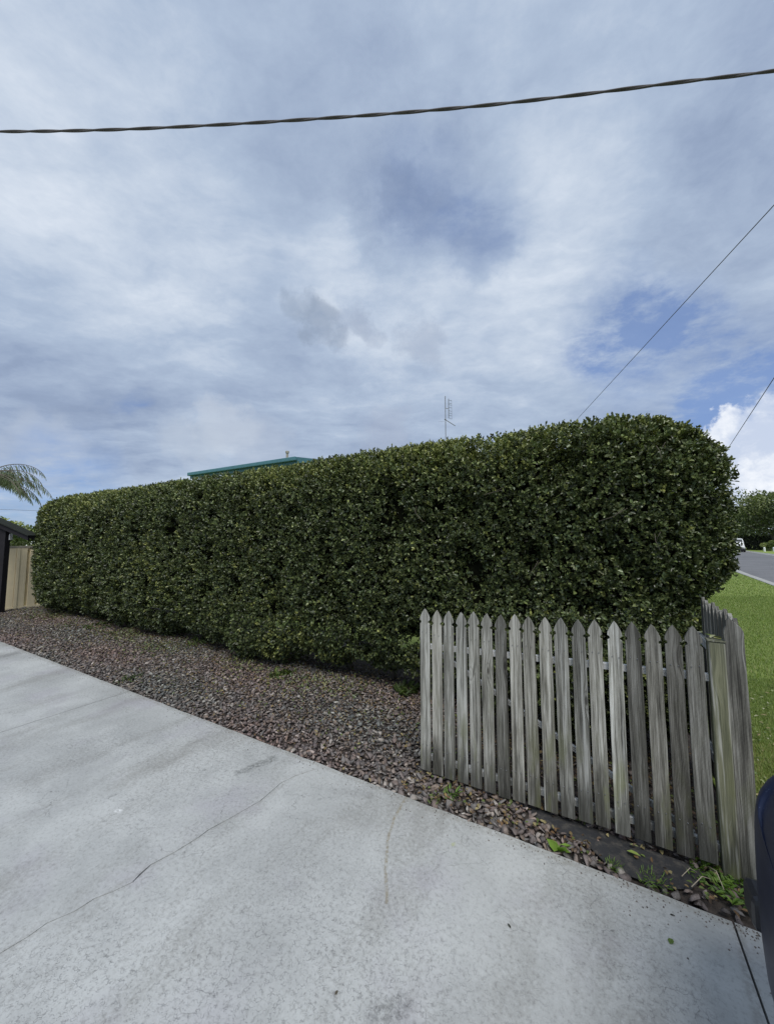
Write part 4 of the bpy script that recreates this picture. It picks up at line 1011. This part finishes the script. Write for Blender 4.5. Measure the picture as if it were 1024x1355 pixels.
# ------------------------------------------------------------------ overhead cables
pts_px = [(-420, 160), (-200, 172), (0, 173.5), (150, 171), (300, 164), (420, 156.5), (520, 149.5), (640, 139), (760, 125.5), (900, 108), (1024, 93), (1200, 65), (1400, 25)]
A3 = [np.array(AT(x, y, 4.25-.0009*(x-0))) for x, y in pts_px]
A3 = np.array(A3); tt = np.arange(len(A3))
def cr_spline(P_, m):
    o_ = []
    for i in range(len(P_)-1):
        p0, p1, p2, p3 = P_[max(i-1, 0)], P_[i], P_[i+1], P_[min(i+2, len(P_)-1)]
        for s in np.linspace(0, 1, m, endpoint=False):
            o_.append(.5*((2*p1)+(-p0+p2)*s+(2*p0-5*p1+4*p2-p3)*s*s+(-p0+3*p1-3*p2+p3)*s**3))
    o_.append(P_[-1]); return np.array(o_)
cl_ = cr_spline(A3, 70)
arc = np.r_[0, np.cumsum(np.linalg.norm(np.diff(cl_, axis=0), axis=1))]
sp = np.arange(0, arc[-1], .035); cl_ = np.array([np.interp(sp, arc, cl_[:, j]) for j in range(3)]).T
cable = empty('overhead_cable', tuple(cl_[0])); tag(cable, 'thick twisted black service cable crossing the sky near the top', 'cable')
tg = unit(np.gradient(cl_, axis=0)); sd = unit(np.cross(tg, [0, 0, 1])); upv = np.cross(sd, tg)
for s in range(2):
    phs = sp/.9*2*math.pi+s*math.pi+.4*np.sin(sp*1.3)
    q = cl_+(sd*np.cos(phs)[:, None]+upv*np.sin(phs)[:, None])*.0060-cl_[0]
    bm = bmesh.new(); tube(bm, [tuple(v) for v in q], .0105, 8); bm_obj('strand', bm, M_cable, cable, smooth=True)
def wire(label, a, b_, ext0, ext1, r, sag=.0):
    a, b_ = Vector(a), Vector(b_); d_ = b_-a; a2 = a-d_*ext0; b2 = b_+d_*ext1
    pts = [a2.lerp(b2, i/24) for i in range(25)]
    bm = bmesh.new(); tube(bm, [p-a2 for p in pts], r, 6); o = bm_obj('overhead_wire', bm, M_cable, None, a2, smooth=True); tag(o, label, 'wire'); return o
wire('thin black wire slanting down to the hedge top at mid right', AT(1024, 271, 5.0), AT(765, 553, 13.5), .45, .10, .007)
wire('short thin black wire dropping behind the right end of the hedge', AT(1024, 500, 9.5), AT(964, 592, 16.5), .6, .4, .011)
wire('faint distant wire behind the palm fronds', AT(-30, 673, 30), AT(56, 676, 30), .5, .6, .012)

# ------------------------------------------------------------------ grass blades on the verge
def blades(name, pts, h, w, cols, parent, loc=(0, 0, 0)):
    m = len(pts); a = rng.uniform(0, 6.28, m); dirv = np.stack([np.cos(a), np.sin(a), np.zeros(m)], 1)
    lean = rng.uniform(.15, .9, m)[:, None]*h[:, None]; s = np.stack([-np.sin(a), np.cos(a), np.zeros(m)], 1)*w[:, None]
    s2 = s*.6; upz = np.array([0, 0, 1.])
    m1 = pts+dirv*lean*.35+upz*h[:, None]*.6; t_ = pts+dirv*lean+upz*h[:, None]*.95
    Vv = np.stack([pts-s, pts+s, m1+s2, m1-s2, t_], 1).reshape(-1, 3); i = np.arange(m)[:, None]*5
    lo = (i+np.array([[0, 1, 2, 3, 3, 2, 4]])).ravel(); stt = (np.arange(m)[:, None]*7+np.array([[0, 4]])).ravel()
    o = link(name, np_mesh(name, Vv, lo, stt, np.repeat(cols, 5, 0)), M_grass_blade, parent, loc); o['kind'] = 'stuff'; return o
def verge_pts(cnt, Y0, Y1, dens=None):
    Y = np.sqrt(rng.uniform(Y0**2, Y1**2, cnt)); X = Y*rng.uniform(.70, 1.35, cnt)
    u = X*Ux+Y*Uy; v = X*Vx+Y*Vy
    kerb_u = np.interp(v, [q[1] for q in near_k], [q[0] for q in near_k])
    ok = (u > .63) & (v > CU+.02) & (u < kerb_u-.02); return np.stack([X, Y, np.full(cnt, -.024)], 1)[ok], v[ok]
for cnt, Y0, Y1, hh_, ww_ in ((95000, 1.2, 4.5, .032, .0016), (90000, 4.5, 11, .035, .0035), (60000, 11, 26, .04, .008)):
    p_, v_ = verge_pts(cnt, Y0, Y1)
    cg = np.array([(.185, .25, .065), (.22, .285, .075), (.15, .21, .05), (.28, .30, .10), (.34, .30, .14)])
    pr = np.where(v_[:, None] < 4.2, np.array([[.20, .18, .20, .20, .22]]), np.array([[.33, .30, .25, .10, .02]]))
    ix = (rng.random(len(p_))[:, None] > np.cumsum(pr, 1)).sum(1).clip(0, 4)
    blades('grass', p_, rng.uniform(.6, 1.3, len(p_))*hh_, np.full(len(p_), ww_), cg[ix]*rng.uniform(.7, 1.25, (len(p_), 1)), lawn)
# hedge clippings lying on the verge
NL = 420; Y = rng.uniform(1.5, 4.2, NL); X = Y*rng.uniform(.88, 1.2, NL); kk_ = (X*Ux+Y*Uy > .68); X, Y = X[kk_], Y[kk_]; NL = len(X); ang = rng.uniform(0, 6.28, NL)
dd = unit(np.stack([np.cos(ang), np.sin(ang), rng.normal(0, .3, NL)], 1)); nn_ = unit(np.stack([rng.normal(0, .4, NL), rng.normal(0, .4, NL), np.ones(NL)], 1))
o = link('leaf_litter', leaves_mesh('leaf_litter', np.stack([X, Y, rng.uniform(.0, .02, NL)], 1), dd, nn_, rng.uniform(.02, .045, NL), rng.uniform(.01, .02, NL), (np.array([(.24, .27, .12), (.30, .26, .13), (.12, .17, .05), (.38, .38, .24)])[rng.integers(0, 4, NL)])), M_dead, lawn); o['kind'] = 'stuff'

# ------------------------------------------------------------------ weeds, fallen leaves, twigs
def weed(name, label, px, py, nl, L, spread, cols, wr=.45, upk=.9, cat='weed', z=-.015, group=None):
    p = G(px, py); m = nl; a = rng.uniform(0, 6.28, m); r_ = spread*np.sqrt(rng.random(m))
    b_ = np.stack([np.cos(a*1.7)*r_, np.sin(a*1.7)*r_, (rng.uniform(0, .02, m) if spread > .01 else np.zeros(m))], 1)
    D = unit(np.stack([np.cos(a), np.sin(a), rng.uniform(.2, 1.6, m)*upk], 1)); NN = np.tile([0, 0, 1.], (m, 1))+rng.normal(0, .25, (m, 3)); NN = unit(NN-D*(NN*D).sum(1, keepdims=True))
    LL = rng.uniform(.6, 1.25, m)*L; cc_ = np.array(cols)[rng.integers(0, len(cols), m)]*rng.uniform(.8, 1.2, (m, 1))
    o = link(name, leaves_mesh(name, b_, D, NN, LL, LL*wr, cc_), M_grass_blade, None, (p.x, p.y, z)); tag(o, label, cat, group); return o
wc = [(.14, .24, .04), (.19, .30, .05), (.10, .18, .035)]
weed('weed', 'bright broad-leaved weed in the gravel near the middle of the fence foot', 738, 1122, 8, .065, .0, [(.17, .30, .04), (.22, .36, .06)], .5)
weed('grass_tuft', 'low grass tuft on the driveway edge right of the weed mat', 868, 1166, 120, .024, .07, wc, .12)
weed('grass_tuft', 'grass tuft along the driveway edge beside the pale stone', 814, 1146, 60, .022, .04, wc, .12)
weed('weed', 'large leafy green weed clump at the corner post foot', 972, 1172, 200, .036, .13, wc, .36)
weed('weed', 'small leafy weed against the end board foot', 985, 1158, 110, .032, .10, wc, .36)
weed('weed', 'flat green weed just left of the corner post foot', 944, 1160, 60, .030, .10, wc, .36)
weed('weed', 'spindly weed at the foot of the leftmost pickets', 600, 1052, 26, .045, .05, wc, .2)
weed('weed', 'small weed in the gravel close to the driveway below the fourth picket', 578, 1060, 22, .03, .05, [(.16, .18, .05), (.12, .17, .04)], .3)
weed('weed', 'weedy seedling in the gravel left of the fence top-left picket', 540, 915, 60, .10, .14, [(.06, .09, .025), (.10, .14, .035)], .35)
weed('weed', 'green seedling under the middle of the hedge by the gravel', 372, 893, 50, .08, .14, [(.07, .10, .03), (.11, .15, .035)], .4)
weed('weed', 'weed patch under the hedge at left of centre', 268, 850, 60, .09, .25, [(.07, .10, .03), (.11, .15, .035)], .35)
weed('weed', 'weed patch near the far left foot of the hedge', 140, 828, 60, .09, .35, [(.06, .085, .03), (.10, .12, .035)], .35)
weed('weed', 'small weed in the gravel beside the driveway at left', 168, 900, 40, .06, .15, [(.07, .11, .03)], .2)
def one_leaf(label, p, L, wd, col, ang, lift=0.0, tilt=.15):
    D = np.array([[math.cos(ang), math.sin(ang), tilt]]); NN = np.array([[.1, .1, 1.]])
    D = unit(D); NN = unit(NN-D*(NN*D).sum(1, keepdims=True))
    o = link('fallen_leaf', leaves_mesh('fallen_leaf', np.zeros((1, 3)), D, NN, np.array([L]), np.array([wd]), np.array([col]), .12, .1), M_grass_blade, None, (p.x, p.y, p.z+lift)); tag(o, label, 'leaf'); return o
one_leaf('pale green fallen leaf lying on the dark weed mat', G(829, 1128), .062, .028, (.38, .48, .12), -.7, .008)
one_leaf('smaller pale leaf beside the pickets on the weed mat', G(833, 1119), .04, .016, (.42, .46, .20), -.5, .006)
one_leaf('curled green leaf lying on the concrete near the joint', G(886, 1250), .028, .02, (.13, .20, .05), .6, .002)
one_leaf('dark dry leaf on the concrete near the driveway edge', G(886, 1211), .02, .008, (.05, .045, .04), -.4, .002)
one_leaf('tiny dark leaf on the concrete near the bottom middle', G(676, 1230), .022, .009, (.05, .05, .04), 1.9, .002)
one_leaf('tiny brown leaf on the concrete at the bottom left of middle', G(443, 1318), .016, .01, (.12, .10, .08), .9, .002)
for i, (du, dv, cc3, an_) in enumerate([(-.02, -.01, (.42, .42, .25), .4), (.01, .012, (.25, .30, .10), 2.0), (.024, -.015, (.40, .36, .20), 3.3), (-.005, .02, (.16, .15, .07), 5.0)]):
    p = W(ut+.012+du, FV+dv, zt); one_leaf(['pale curled leaf on the left of the post top', 'green leaf at the back of the post top', 'straw coloured leaf on the right of the post top', 'brown leaf at the rear of the post top'][i], p, .05, .02, cc3, an_, .006, .3)
def twig(label, a, b_, r):
    p, q = G(*a, .012), G(*b_, .02); m_ = (p+q)/2+Vector((.012, .01, .02)); bm = bmesh.new(); tube(bm, [p-p, m_-p, q-p], [r, r*.8, r*.5], 6)
    o = bm_obj('twig', bm, M_straw, None, p, smooth=True); tag(o, label, 'twig')
M_straw = simple('dry_straw', (.42, .36, .27), .8)
twig('long pale twig beside the corner post foot', (937, 1147), (958, 1178), .0028)
twig('pale crossing twig left of the corner post foot', (915, 1174), (941, 1164), .0024)
twig('thin twig on the edge of the weed mat', (902, 1160), (922, 1155), .002)
